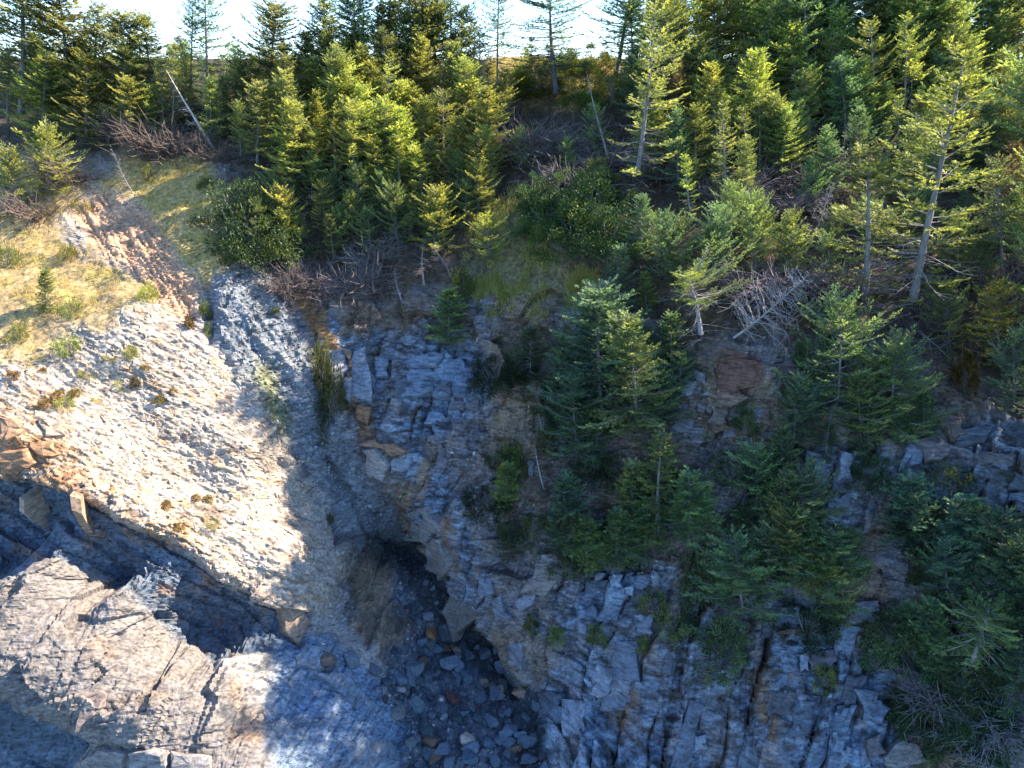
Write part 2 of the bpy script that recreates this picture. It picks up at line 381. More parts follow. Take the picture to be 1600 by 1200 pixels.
lay(Z_scree * np.clip(nA * 2.0 - 0.35, 0, 1) * 0.45, (0.36, 0.24, 0.13))
lay(Z_rust * np.clip(0.55 + nA + (i4 - .5), 0, 1) * 0.9, (0.40, 0.215, 0.095))
lay(Z_rust * np.clip(i5 * 2 - 1.1, 0, 1) * 0.6, (0.20, 0.14, 0.10))
ss_ = np.clip(Z_slab, 0, 1)
lay(ss_, (0.25, 0.22, 0.195))
lay(ss_ * np.clip(nB * 2 + nC, 0, 1) * 0.6, (0.185, 0.175, 0.18))
lay(ss_ * np.clip(fbm(p_ * 5, (Y + Z) * 2, 243, 4) * 3 - .3, 0, 1) * .6, (0.15, 0.14, 0.14))
lay(ss_ * np.clip(fbm(X * 1.7, Y * 1.7, 245, 4) * 3 - .5, 0, 1) * .6, (0.28, 0.25, 0.225))
lay(ss_ * np.clip(fbm(X * .8, Y * .8, 241, 4) * 2 - 0.3, 0, 1) * 0.6, (0.36, 0.22, 0.11))
lay(np.clip(Z_recess + Z_drop, 0, 1), (0.13, 0.165, 0.21))  # recess and lower left hollow: their dark blue shade put into the colour
lay(led * np.clip(1 - np.abs(bdf - .05) * 9, 0, 1) * .8, (.07, .06, .06))
lay(led * np.clip(fbm(q1 * .8, q2 * 1.6, 335, 4) * 3 - .4, 0, 1) * .6, (0.30, 0.18, 0.10))
lay(led * np.clip(nC * 2.5, 0, 1) * .5, (.18, .20, .22))  # toned down where sun reaches the recess: shade put into the colour
lay(Z_plate, (0.18, 0.25, 0.34))
lay(Z_plate * np.clip(1 - np.minimum(plf, 1 - plf) * 12, 0, 1) * np.clip(vnoise(X * 2, Z * 2, 365) * 2 - .4, 0, 1) * .8, (.06, .07, .09))
lay(Z_plate * np.clip((hash2(pli, np.floor((VV * .85 - U * .52) / 60).astype(np.int64), 367) - .6) * 4, 0, 1) * .5, (.21, .27, .35))
lay(Z_plate * np.clip(nA * 2, 0, 1) * 0.5, (0.13, 0.15, 0.18))
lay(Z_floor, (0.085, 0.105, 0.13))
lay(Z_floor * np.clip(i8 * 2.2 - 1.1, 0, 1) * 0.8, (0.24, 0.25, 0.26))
lay(Z_darkfoot * 0.85, (0.028, 0.032, 0.037))  # near-black strip along the wall's foot
lay(Z_top, (0.075, 0.058, 0.043))
lay(Z_top * np.clip(nA * 1.8 + 0.1, 0, 1) * 0.6, (0.14, 0.105, 0.06))
lay(Z_grassL, (0.46, 0.33, 0.16))
lay(Z_grassL * np.clip(nA * 2 + nB, 0, 1) * 0.8, (0.36, 0.31, 0.09))
lay(Z_grassM, (0.46, 0.34, 0.14))
lay(Z_grassM * np.clip(nA * 2 + .2, 0, 1) * 0.8, (0.40, 0.33, 0.09))
lay(Z_grassG * .8, (0.24, 0.20, 0.09))
Z_crest = zone([(770, 80), (965, 80), (965, 150), (900, 172), (780, 150)], 14, 16, 29)
lay(Z_crest * .9, (0.40, 0.32, 0.11))
lay(Z_red, (0.56, 0.35, 0.215))
lay(Z_red * np.clip(0.5 - np.abs(rill) * 1.3, 0, 1) * 0.9, (0.22, 0.11, 0.065))
colr *= (1 + 0.30 * nB[..., None] + 0.28 * (hash2(np.arange(NB)[:, None] + 0 * np.arange(NS)[None], np.arange(NS)[None] + 0 * np.arange(NB)[:, None], 7)[..., None] - .5))
colr = np.clip(colr, 0.012, 0.75)

# ------------------------------------------------------------------ material helpers
def new_mat(name):
    m = bpy.data.materials.new(name); m.use_nodes = True
    t = m.node_tree
    return m, t, t.nodes['Principled BSDF']
def nd(t, typ, **kw):
    x = t.nodes.new(typ)
    for k, v in kw.items(): setattr(x, k, v)
    return x
def mixc(t, mode, fac, a, b):
    x = nd(t, 'ShaderNodeMix', data_type='RGBA', blend_type=mode)
    for sock, v in ((0, fac), (6, a), (7, b)):
        if hasattr(v, 'is_output'): t.links.new(v, x.inputs[sock])
        else: x.inputs[sock].default_value = v
    return x.outputs[2]
def ramp(t, src, stops):
    x = nd(t, 'ShaderNodeValToRGB')
    e = x.color_ramp.elements
    while len(e) < len(stops): e.new(0.5)
    for i, (p, c) in enumerate(stops):
        e[i].position = p; e[i].color = (*c, 1) if len(c) == 3 else c
    t.links.new(src, x.inputs[0])
    return x.outputs[0]

def rock_material(name, rot, scale, bump=0.5, rough=0.85):
    m, t, bs = new_mat(name)
    at = nd(t, 'ShaderNodeAttribute', attribute_name='albedo')
    tc = nd(t, 'ShaderNodeTexCoord')
    geo = nd(t, 'ShaderNodeNewGeometry')
    mp = nd(t, 'ShaderNodeMapping')
    mp.inputs['Rotation'].default_value = rot
    mp.inputs['Scale'].default_value = scale
    t.links.new(geo.outputs['Position'], mp.inputs[0])
    n1 = nd(t, 'ShaderNodeTexNoise'); n1.inputs['Scale'].default_value = 3.2; n1.inputs['Detail'].default_value = 9; n1.inputs['Roughness'].default_value = 0.68
    t.links.new(mp.outputs[0], n1.inputs['Vector'])
    n2 = nd(t, 'ShaderNodeTexNoise'); n2.inputs['Scale'].default_value = 7; n2.inputs['Detail'].default_value = 8; n2.inputs['Roughness'].default_value = 0.7
    t.links.new(geo.outputs['Position'], n2.inputs['Vector'])
    c = mixc(t, 'MULTIPLY', 1.0, at.outputs['Color'], ramp(t, n1.outputs[0], [(0.30, (0.20, 0.20, 0.20)), (0.46, (0.82, 0.81, 0.80)), (0.58, (1.10, 1.09, 1.07)), (0.72, (1.6, 1.6, 1.6))]))
    c = mixc(t, 'MULTIPLY', 1.0, c, ramp(t, n2.outputs[0], [(0.30, (0.55, 0.52, 0.50)), (0.5, (1, 1, 1)), (0.7, (1.18, 1.16, 1.15))]))
    t.links.new(c, bs.inputs['Base Color'])
    bs.inputs['Roughness'].default_value = rough
    bs.inputs['Specular IOR Level'].default_value = 0.25
    ad = nd(t, 'ShaderNodeMath', operation='ADD')
    t.links.new(n1.outputs[0], ad.inputs[0]); t.links.new(n2.outputs[0], ad.inputs[1])
    bp = nd(t, 'ShaderNodeBump'); bp.inputs['Strength'].default_value = bump; bp.inputs['Distance'].default_value = 0.10
    t.links.new(ad.outputs[0], bp.inputs['Height'])
    t.links.new(bp.outputs[0], bs.inputs['Normal'])
    return m
M_wall = rock_material('bedded_slate', (0, R(16), 0), (0.55, 0.55, 3.4), 0.55)
M_scree = rock_material('pale_shingle', (R(-20), R(24), R(10)), (0.7, 2.6, 2.6), 0.5)
M_soil = rock_material('soil', (0, 0, 0), (1.3, 1.3, 1.3), 0.5, 0.95)
M_floor = rock_material('beach_gravel', (0, 0, 0), (2.2, 2.2, 2.2), 0.6, 0.7)

def mesh_np(name, verts, faces, mat, attrs=None, smooth=False):
    """faces: (n,3) or (n,4) index array"""
    me = bpy.data.meshes.new(name)
    verts = np.asarray(verts, np.float32); faces = np.asarray(faces, np.int32)
    k = faces.shape[1]
    me.vertices.add(len(verts)); me.vertices.foreach_set('co', verts.ravel())
    me.loops.add(faces.size); me.loops.foreach_set('vertex_index', faces.ravel())
    me.polygons.add(len(faces))
    me.polygons.foreach_set('loop_start', np.arange(0, faces.size, k, dtype=np.int32))
    me.polygons.foreach_set('loop_total', np.full(len(faces), k, np.int32))
    me.polygons.foreach_set('use_smooth', np.full(len(faces), smooth))
    for an, av in (attrs or {}).items():
        at = me.attributes.new(an, 'FLOAT_COLOR', 'POINT')
        av = np.asarray(av, np.float32)
        at.data.foreach_set('color', np.hstack([av, np.ones((len(av), 1), np.float32)]).ravel())
    me.update(calc_edges=True)
    if mat: me.materials.append(mat)
    return me
def link(name, me, parent=None, **props):
    o = bpy.data.objects.new(name, me); COL.objects.link(o)
    if parent is not None: o.parent = parent
    for k, v in props.items(): o[k] = v
    return o

# the terrain, split along its zones
zid = np.zeros((NB, NS), np.int32)                    # 0 cliff
zid[(Z_left > .5)] = 1                                # rock slope
zid[(Z_floor > .5)] = 2                               # cove floor
zid[(soil > .5)] = 3                                  # clifftop ground
fz = zid[:-1, :-1]
idx = np.arange(NB * NS).reshape(NB, NS)
quads = np.stack([idx[:-1, :-1], idx[:-1, 1:], idx[1:, 1:], idx[1:, :-1]], -1)
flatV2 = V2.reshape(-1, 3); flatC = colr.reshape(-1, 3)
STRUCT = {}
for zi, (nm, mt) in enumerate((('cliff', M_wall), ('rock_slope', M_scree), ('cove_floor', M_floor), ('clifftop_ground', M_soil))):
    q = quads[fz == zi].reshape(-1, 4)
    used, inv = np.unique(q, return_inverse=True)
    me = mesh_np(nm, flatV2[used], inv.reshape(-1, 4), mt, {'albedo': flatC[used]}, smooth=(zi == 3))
    STRUCT[nm] = link(nm, me, None, kind='structure')

# a wider sheet that carries the plateau to the horizon, and the sea in front
g = []
for rr in (40, 80, 200, 500, 900, 1300):
    g.append([(math.cos(t) * rr, 70 + math.sin(t) * rr) for t in np.linspace(0, math.pi, 25)])
gv = [(x, max(y, 66), 25.0 - 0.02 * max(0, y - 70)) for row in g for x, y in row]
gf = [(r * 25 + i, r * 25 + i + 1, (r + 1) * 25 + i + 1, (r + 1) * 25 + i) for r in range(5) for i in range(24)]
link('plateau_ground', mesh_np('plateau_ground', gv, gf, M_soil, {'albedo': np.tile(C(0.09, 0.08, 0.045), (len(gv), 1))}), None, kind='structure')
m, t, bs = new_mat('sea_water')
bs.inputs['Base Color'].default_value = (0.02, 0.05, 0.06, 1); bs.inputs['Roughness'].default_value = 0.12
nz = nd(t, 'ShaderNodeTexNoise'); nz.inputs['Scale'].default_value = 0.8
bp = nd(t, 'ShaderNodeBump'); bp.inputs['Strength'].default_value = 0.3
t.links.new(nz.outputs[0], bp.inputs['Height']); t.links.new(bp.outputs[0], bs.inputs['Normal'])
link('sea', mesh_np('sea', [(-9000, -9000, -1.3), (9000, -9000, -1.3), (9000, 16000, -1.3), (-9000, 16000, -1.3)], [(0, 1, 2, 3)], m), None, kind='structure')

# ------------------------------------------------------------------ looking up points on the ground
u2, v2, d2 = project(flatV2)
ZB = np.full((340, 520), 1e9, np.float32); ZI = np.full((340, 520), -1, np.int64)
bu = ((u2 + 80) / 4).astype(int); bv = ((v2 + 80) / 4).astype(int)
ok = np.where((bu >= 0) & (bu < 520) & (bv >= 0) & (bv < 340))[0]
order = ok[np.argsort(-d2[ok])]
ZB[bv[order], bu[order]] = d2[order]; ZI[bv[order], bu[order]] = order
flatN = N0.reshape(-1, 3)
def ground(u, v):
    """the point of the ground seen at a pixel, its normal and its vertex"""
    i = int((v + 80) / 4); j = int((u + 80) / 4)
    for rad in range(0, 12):
        best = None
        for a in range(max(0, i - rad), min(340, i + rad + 1)):
            for b in range(max(0, j - rad), min(520, j + rad + 1)):
                if ZI[a, b] >= 0:
                    k = (a - i) ** 2 + (b - j) ** 2
                    if best is None or k < best[0]: best = (k, ZI[a, b])
        if best: return flatV2[best[1]].copy(), flatN[best[1]], best[1]
    raise ValueError((u, v))
def top_z(y, v):
    k = (600 - v) / FPX
    return CAM_H + y * (k * CP - SP) / (CP + k * SP)

# ------------------------------------------------------------------ tubes, blades, leaves
class Tubes:
    def __init__(s): s.v = []; s.f = []; s.n = 0
    def add(s, pts, rad, sides=3):
        pts = np.asarray(pts, float); k = len(pts)
        d = np.gradient(pts, axis=0)
        d /= np.maximum(np.linalg.norm(d, axis=1, keepdims=True), 1e-9)
        ref = np.array((0.31, 0.17, 0.93)) if abs(d[0, 2]) < 0.8 else np.array((0.93, 0.31, 0.17))
        a = np.cross(d, ref); a /= np.maximum(np.linalg.norm(a, axis=1, keepdims=True), 1e-9)
        b = np.cross(d, a)
        th = np.arange(sides) * 2 * math.pi / sides
        rad = np.asarray(rad, float)[:, None, None]
        ring = pts[:, None] + rad * (np.cos(th)[None, :, None] * a[:, None] + np.sin(th)[None, :, None] * b[:, None])
        s.v.append(ring.reshape(-1, 3))
        i = np.arange(k - 1)[:, None] * sides; j = np.arange(sides)[None]; j2 = (j + 1) % sides
        s.f.append((np.stack([i + j, i + j2, i + sides + j2, i + sides + j], -1).reshape(-1, 4)) + s.n)
        s.n += k * sides
    def mesh(s, name, mat, smooth=True):
        return mesh_np(name, np.vstack(s.v), np.vstack(s.f), mat, smooth=smooth)

def unit(a): return a / np.maximum(np.linalg.norm(a, axis=-1, keepdims=True), 1e-9)

def foliage_material(name, dark, light, transl=0.4):
    m = bpy.data.materials.new(name); m.use_nodes = True
    t = m.node_tree; t.nodes.remove(t.nodes['Principled BSDF'])
    out = t.nodes['Material Output']
    at = nd(t, 'ShaderNodeAttribute', attribute_name='tint')
    oi = nd(t, 'ShaderNodeObjectInfo')
    c = mixc(t, 'MIX', at.outputs['Fac'], (*dark, 1), (*light, 1))
    c = mixc(t, 'MULTIPLY', 1.0, c, oi.outputs['Color'])
    rv = nd(t, 'ShaderNodeHueSaturation')
    mr = nd(t, 'ShaderNodeMapRange'); mr.inputs[3].default_value = 0.485; mr.inputs[4].default_value = 0.515
    t.links.new(oi.outputs['Random'], mr.inputs[0]); t.links.new(mr.outputs[0], rv.inputs['Hue'])
    mr2 = nd(t, 'ShaderNodeMapRange'); mr2.inputs[3].default_value = 0.8; mr2.inputs[4].default_value = 1.25
    t.links.new(oi.outputs['Random'], mr2.inputs[0]); t.links.new(mr2.outputs[0], rv.inputs['Value'])
    t.links.new(c, rv.inputs['Color'])
    d = nd(t, 'ShaderNodeBsdfDiffuse'); tr = nd(t, 'ShaderNodeBsdfTranslucent')
    t.links.new(rv.outputs[0], d.inputs[0])
    yel = mixc(t, 'MULTIPLY', 1.0, rv.outputs[0], (1.35, 1.25, 0.6, 1))
    t.links.new(yel, tr.inputs[0])
    mx = nd(t, 'ShaderNodeMixShader'); mx.inputs[0].default_value = transl
    t.links.new(d.outputs[0], mx.inputs[1]); t.links.new(tr.outputs[0], mx.inputs[2])
    gl = nd(t, 'ShaderNodeBsdfGlossy'); gl.inputs['Roughness'].default_value = 0.5
    mg = nd(t, 'ShaderNodeMixShader'); mg.inputs[0].default_value = 0.03
    t.links.new(mx.outputs[0], mg.inputs[1]); t.links.new(gl.outputs[0], mg.inputs[2])
    t.links.new(mg.outputs[0], out.inputs[0])
    return m
def bark_material(name, a, b):
    m, t, bs = new_mat(name)
    tc = nd(t, 'ShaderNodeTexCoord'); mp = nd(t, 'ShaderNodeMapping'); mp.inputs['Scale'].default_value = (9, 9, 1.6)
    t.links.new(tc.outputs['Object'], mp.inputs[0])
    n1 = nd(t, 'ShaderNodeTexNoise'); n1.inputs['Scale'].default_value = 2.5; n1.inputs['Detail'].default_value = 6
    t.links.new(mp.outputs[0], n1.inputs['Vector'])
    oi = nd(t, 'ShaderNodeObjectInfo')
    c = mixc(t, 'MULTIPLY', 1.0, ramp(t, n1.outputs[0], [(0.3, a), (0.7, b)]), oi.outputs['Color'])
    t.links.new(c, bs.inputs['Base Color'])
    bs.inputs['Roughness'].default_value = 0.9; bs.inputs['Specular IOR Level'].default_value = 0.1
    bp = nd(t, 'ShaderNodeBump'); bp.inputs['Strength'].default_value = 0.6; bp.inputs['Distance'].default_value = 0.03
    t.links.new(n1.outputs[0], bp.inputs['Height']); t.links.new(bp.outputs[0], bs.inputs['Normal'])
    return m
M_needle = foliage_material('spruce_needles', (0.075, 0.135, 0.095), (0.58, 0.60, 0.20), 0.52)
M_brown = foliage_material('browned_needles', (0.10, 0.062, 0.040), (0.24, 0.17, 0.11), 0.3)
M_leaf = foliage_material('shrub_leaves', (0.045, 0.085, 0.038), (0.15, 0.20, 0.06), 0.35)
M_bush = foliage_material('dry_grass', (0.10, 0.075, 0.035), (0.30, 0.24, 0.10), 0.4)
M_bark = bark_material('spruce_bark', (0.15, 0.13, 0.12), (0.33, 0.305, 0.29))
M_dead = bark_material('weathered_deadwood', (0.24, 0.215, 0.20), (0.46, 0.43, 0.41))

def blades(orig, dirs, up, length, rng, per=7, bl=0.13, bw=0.036, spread=0.75):
    """needle sprays: `per` narrow triangles along each twig"""
    n = len(orig)
    t = rng.random((n, per)) ** 0.8
    t[:, 0] = 1.0
    side = unit(np.cross(dirs, up))
    sgn = np.where(rng.random((n, per)) < .5, -1, 1)[..., None] * rng.uniform(0.15, 1, (n, per, 1)) * spread
    d = unit(dirs[:, None] * 0.75 + side[:, None] * sgn + up[:, None] * rng.uniform(-0.15, 0.5, (n, per, 1)))
    base = orig[:, None] + dirs[:, None] * (t * length[:, None] * 0.92)[..., None]
    L = bl * rng.uniform(0.65, 1.35, (n, per, 1))
    wv = unit(np.cross(d, up[:, None] + rng.normal(0, .35, (n, per, 3)))) * bw * rng.uniform(.7, 1.3, (n, per, 1))
    tri = np.stack([base - wv * .6, base + d * L * .55 + wv, base + d * L], 2)
    return tri.reshape(-1, 3, 3)

def tri_mesh(name, tri, tint, mat):
    v = tri.reshape(-1, 3)
    f = np.arange(len(v)).reshape(-1, 3)
    return mesh_np(name, v, f, mat, {'tint': np.repeat(np.repeat(tint, 3)[:, None], 3, 1)})

def gen_spruce(seed, H=8.0, start=0.12, L0=1.7, shape=0.8, spacing=0.23, per_whorl=6, gap=0.0, flat=1.0, needle=1.0,
               bare=0.3, dead=26, bend=0.25, mat=None, wind=0.0, r0=None):
    rng = np.random.default_rng(seed)
    r0 = r0 or 0.013 * H + 0.02
    zz = np.linspace(-0.3, H, 12)
    ph = rng.uniform(0, 6.3)
    ax = np.stack([bend * np.sin(zz / H * 2.6 + ph) * 0.5 + wind * (zz / H) ** 1.6, bend * np.cos(zz / H * 2.1 + ph) * 0.5, zz], 1)
    ax[:, :2] -= ax[1, :2]
    axis = lambda z: np.array([np.interp(z, zz, ax[:, 0]), np.interp(z, zz, ax[:, 1]), z])
    tr = Tubes(); rad = r0 * (1 - zz / H * 0.93); rad[0] *= 1.5; rad[1] *= 1.15
    tr.add(ax, np.maximum(rad, 0.012), 7)
    br = Tubes()
    O, D, UPV, LN, TT = [], [], [], [], []
    zb = start * H
    z = zb
    lastaz = 0
    drop_sector = rng.uniform(0, 6.28); lop = rng.uniform(.15, .5)
    while z < H - 0.08:
        t = (z - zb) / (H - zb)
        env = (1 - t) ** shape * min(1.0, 0.45 + t * 4.0)
        whorl_gap = rng.random() < gap
        wl = rng.uniform(0.75, 1.15)
        for k in range(per_whorl):
            lastaz += 2.39996 + rng.normal(0, .25)
            az = lastaz
            L = (L0 * env * wl * rng.uniform(0.5, 1.25) + 0.10)
            if wind: L *= 1 + 0.45 * math.cos(az)
            L *= 1 - lop * max(0, math.cos(az - drop_sector))
            if rng.random() < 0.14: L *= 1.35
            if t < .45 and rng.random() < .28: continue
            if whorl_gap and rng.random() < 0.75: continue
            if L < 0.12: continue
            e0 = 0.05 + 0.75 * t ** 1.5 + rng.normal(0, .10)
            zs = z + rng.normal(0, spacing * .35)
            s = np.linspace(0, 1, 6)
            out = np.array((math.cos(az), math.sin(az), 0))
            sag = (0.22 * flat) * (1 - t)
            pts = axis(zs)[None] + (out[None] * s[:, None] * L) + np.array((0, 0, 1.0))[None] * ((e0 * s - sag * s * 1.3 + (sag + 0.10) * s ** 3)[:, None] * L)
            pts[:, :2] += rng.normal(0, .03 * L, (6, 2)) * s[:, None]
            br.add(pts[[0, 2, 5]], [0.018 * L + .006, 0.010 * L + .004, 0.003], 3)
            # twigs on both sides
            first = bare * rng.uniform(.5, 1.2) * (1 - 0.8 * t)
            nt_ = max(4, int(L * (1 - first) / 0.07))
            sp = np.linspace(min(first, .8), 1.0, nt_)
            pos = np.stack([np.interp(sp, s, pts[:, i]) for i in range(3)], 1)
            tg = unit(np.stack([np.gradient(np.interp(sp, s, pts[:, i])) for i in range(3)], 1))
            sd_ = np.where(np.arange(nt_) % 2 == 0, 1, -1)[:, None]
            lat = unit(np.cross(tg, np.array((0, 0, 1.0))))
            dr = unit(tg * rng.uniform(.5, .9, (nt_, 1)) + lat * sd_ * rng.uniform(.5, 1, (nt_, 1)) + np.array((0, 0, 1.0)) * rng.normal(0.02, .16, (nt_, 1)))
            dr[-1] = tg[-1]
            ln = np.clip(0.30 * L * (1.25 - sp) + 0.12, 0.14, 0.40) * rng.uniform(.7, 1.25, nt_)
            O.append(pos); D.append(dr); LN.append(ln)
            UPV.append(unit(np.array((0, 0, 1.0)) + rng.normal(0, .18, (nt_, 3))))
            bt = rng.uniform(0.15, 0.75)
            TT.append(np.clip(bt + 0.35 * (sp - .4) + rng.normal(0, .10, nt_), 0, 1))
        z += spacing * rng.uniform(.8, 1.2) * (0.75 + 0.4 * (1 - t))
    # leader
    O.append(axis(H - .35)[None]); D.append(np.array([[0, 0, 1.0]])); UPV.append(np.array([[1.0, 0, 0]])); LN.append(np.array([.35])); TT.append(np.array([.5]))
    O, D, UPV = np.vstack(O), np.vstack(D), np.vstack(UPV); LN, TT = np.concatenate(LN), np.concatenate(TT)
    per = 15
    tri = blades(O, D, UPV, LN, rng, per, 0.118 * needle, 0.031 * needle)
    tint = np.repeat(TT, per) + rng.normal(0, .06, len(TT) * per)
    # dead lower branches
    for k in range(dead):
        zt = rng.uniform(0.04, max(start + .25, .3)) * H
        az = rng.uniform(0, 6.283); L = L0 * rng.uniform(.35, .95)
        s = np.linspace(0, 1, 5)
        out = np.array((math.cos(az), math.sin(az), 0))
        pts = axis(zt)[None] + out[None] * s[:, None] * L + np.array((0, 0, 1.0))[None] * ((rng.uniform(-.1, .25) * s - .35 * s ** 2 + .2 * s ** 3)[:, None] * L)
        pts += rng.normal(0, .035, pts.shape) * s[:, None]
        br.add(pts, [0.020, .015, .011, .008, .004], 3)
        for q in range(4):
            i = rng.integers(1, 4); d = unit(out * .6 + rng.normal(0, .6, 3)); l = L * rng.uniform(.15, .4)
            br.add([pts[i], pts[i] + d * l * .5 + rng.normal(0, .02, 3), pts[i] + d * l], [.009, .006, .003], 3)
    return (tr.mesh('trunk', M_bark), br.mesh('branches', M_bark), tri_mesh('crown', tri, np.clip(tint, 0, 1), mat or M_needle), H)

def gen_dead(seed, H=6.0, L0=1.3, n=70, twigs=9, bend=.5, start=.15, droop=0.0):
    rng = np.random.default_rng(seed)
    zz = np.linspace(-.2, H, 12); ph = rng.uniform(0, 6.3)
    ax = np.stack([bend * (np.sin(zz / H * 3 + ph) - math.sin(ph)), bend * (np.cos(zz / H * 2.4 + ph) - math.cos(ph)) * .7, zz], 1)
    tr = Tubes(); tr.add(ax, np.maximum(0.016 * H * (1 - zz / H * .9), .012), 6)
    br = Tubes()
    for k in range(n):
        t = rng.uniform(start, .98); zt = t * H
        p0 = np.array([np.interp(zt, zz, ax[:, 0]), np.interp(zt, zz, ax[:, 1]), zt])
        az = rng.uniform(0, 6.283); L = L0 * (1.1 - t) ** .7 * rng.uniform(.5, 1.15)
        out = np.array((math.cos(az), math.sin(az), 0))
        s = np.linspace(0, 1, 5)
        pts = p0[None] + out[None] * s[:, None] * L + np.array((0, 0, 1.0))[None] * ((rng.uniform(.0, .5) * s - droop * s ** 2 + .1 * s ** 3)[:, None] * L)
        pts += rng.normal(0, .05 * L, pts.shape) * s[:, None]
        br.add(pts, np.array([.022, .017, .012, .008, .004]) * (0.5 + L / 1.6), 3)
        for q in range(twigs):
            f = rng.uniform(.25, 1); c = np.array([np.interp(f, s, pts[:, i]) for i in range(3)])
            d = unit(out * .7 + rng.normal(0, .55, 3)); l = L * rng.uniform(.15, .42)
            mid = c + d * l * .5 + rng.normal(0, .04 * L, 3)
            br.add([c, mid, c + d * l + rng.normal(0, .04 * L, 3)], [.009, .007, .003], 3)
    return (tr.mesh('trunk', M_dead), br.mesh('branches', M_dead), None, H)

def gen_brush(seed, Rr=1.0, Hh=1.1, n=260, lean=(0, 0)):
    """a tangle of bare grey twigs about Rr wide"""
    rng = np.random.default_rng(seed); br = Tubes()
    for k in range(n):
        r = Rr * .55 * math.sqrt(rng.random()); a = rng.uniform(0, 6.283)
        p0 = np.array((math.cos(a) * r, math.sin(a) * r, -.1))
        d = unit(np.array((math.cos(a) * .8 + lean[0], math.sin(a) * .8 + lean[1], rng.uniform(.3, 1.5))) + rng.normal(0, .3, 3))
        L = Hh * rng.uniform(.5, 1.15); s = np.linspace(0, 1, 4)
        pts = p0 + d * s[:, None] * L + rng.normal(0, .09, (4, 3)) * s[:, None] - np.array((0, 0, .25)) * (s[:, None] ** 2) * L
        br.add(pts, [.014, .011, .008, .004], 3)
        for q in range(3):
            i = rng.integers(1, 4); dd = unit(d + rng.normal(0, .7, 3)); l = L * rng.uniform(.15, .4)
            br.add([pts[i], pts[i] + dd * l], [.008, .003], 3)
    return (None, br.mesh('twigs', M_dead), None, Hh)

def gen_shrub(seed, n=2600, w=1.0, h=1.0, leaf=0.075, mat=None, needles=False):
    """a rounded shrub about 2 w wide and h high, with clumped leaves"""
    rng = np.random.default_rng(seed)
    st = Tubes()
    for k in range(26):
        a = rng.uniform(0, 6.283); e = rng.uniform(.3, 1.4); L = rng.uniform(.6, .95)
        d = np.array((math.cos(a) * math.cos(e) * w, math.sin(a) * math.cos(e) * w, math.sin(e) * h)) * L
        st.add([(0, 0, -.1), d * .5 + rng.normal(0, .05, 3), d], [.03, .018, .006], 3)
    nc = 46
    a = rng.uniform(0, 6.283, nc); e = np.arcsin(rng.uniform(-.05, 1, nc)); rr = rng.uniform(.55, 1.0, nc)
    cen = np.stack([np.cos(a) * np.cos(e) * rr * w, np.sin(a) * np.cos(e) * rr * w, np.sin(e) * rr * h + .05], 1)
    ci = rng.integers(0, nc, n)
    sz = rng.uniform(.14, .30, nc)
    off = rng.normal(0, 1, (n, 3)); off = unit(off) * (rng.random((n, 1)) ** .5)
    p = cen[ci] + off * sz[ci][:, None] * np.array((1, 1, .8)) * max(w, h)
    p[:, 2] = np.maximum(p[:, 2], -.02)
    d = unit(off + unit(cen[ci]) * .8 + rng.normal(0, .5, (n, 3)))
    up = unit(rng.normal(0, .6, (n, 3)) + np.array((0, 0, 1.0)))
    sv = unit(np.cross(d, up))
    L = leaf * rng.uniform(.7, 1.3, (n, 1)); wd = L * (.22 if needles else .42)
    A_ = p; B_ = p + d * L * .5 + sv * wd; C_ = p + d * L; D_ = p + d * L * .5 - sv * wd
    tri = np.stack([np.stack([A_, B_, C_], 1), np.stack([A_, C_, D_], 1)], 1).reshape(-1, 3, 3)
    tint = np.clip(np.repeat(rng.uniform(0, .8, nc)[ci], 2) + rng.normal(0, .1, n * 2), 0, 1)
    return (None, st.mesh('stems', M_bark), tri_mesh('foliage', tri, tint, mat or M_leaf), h)

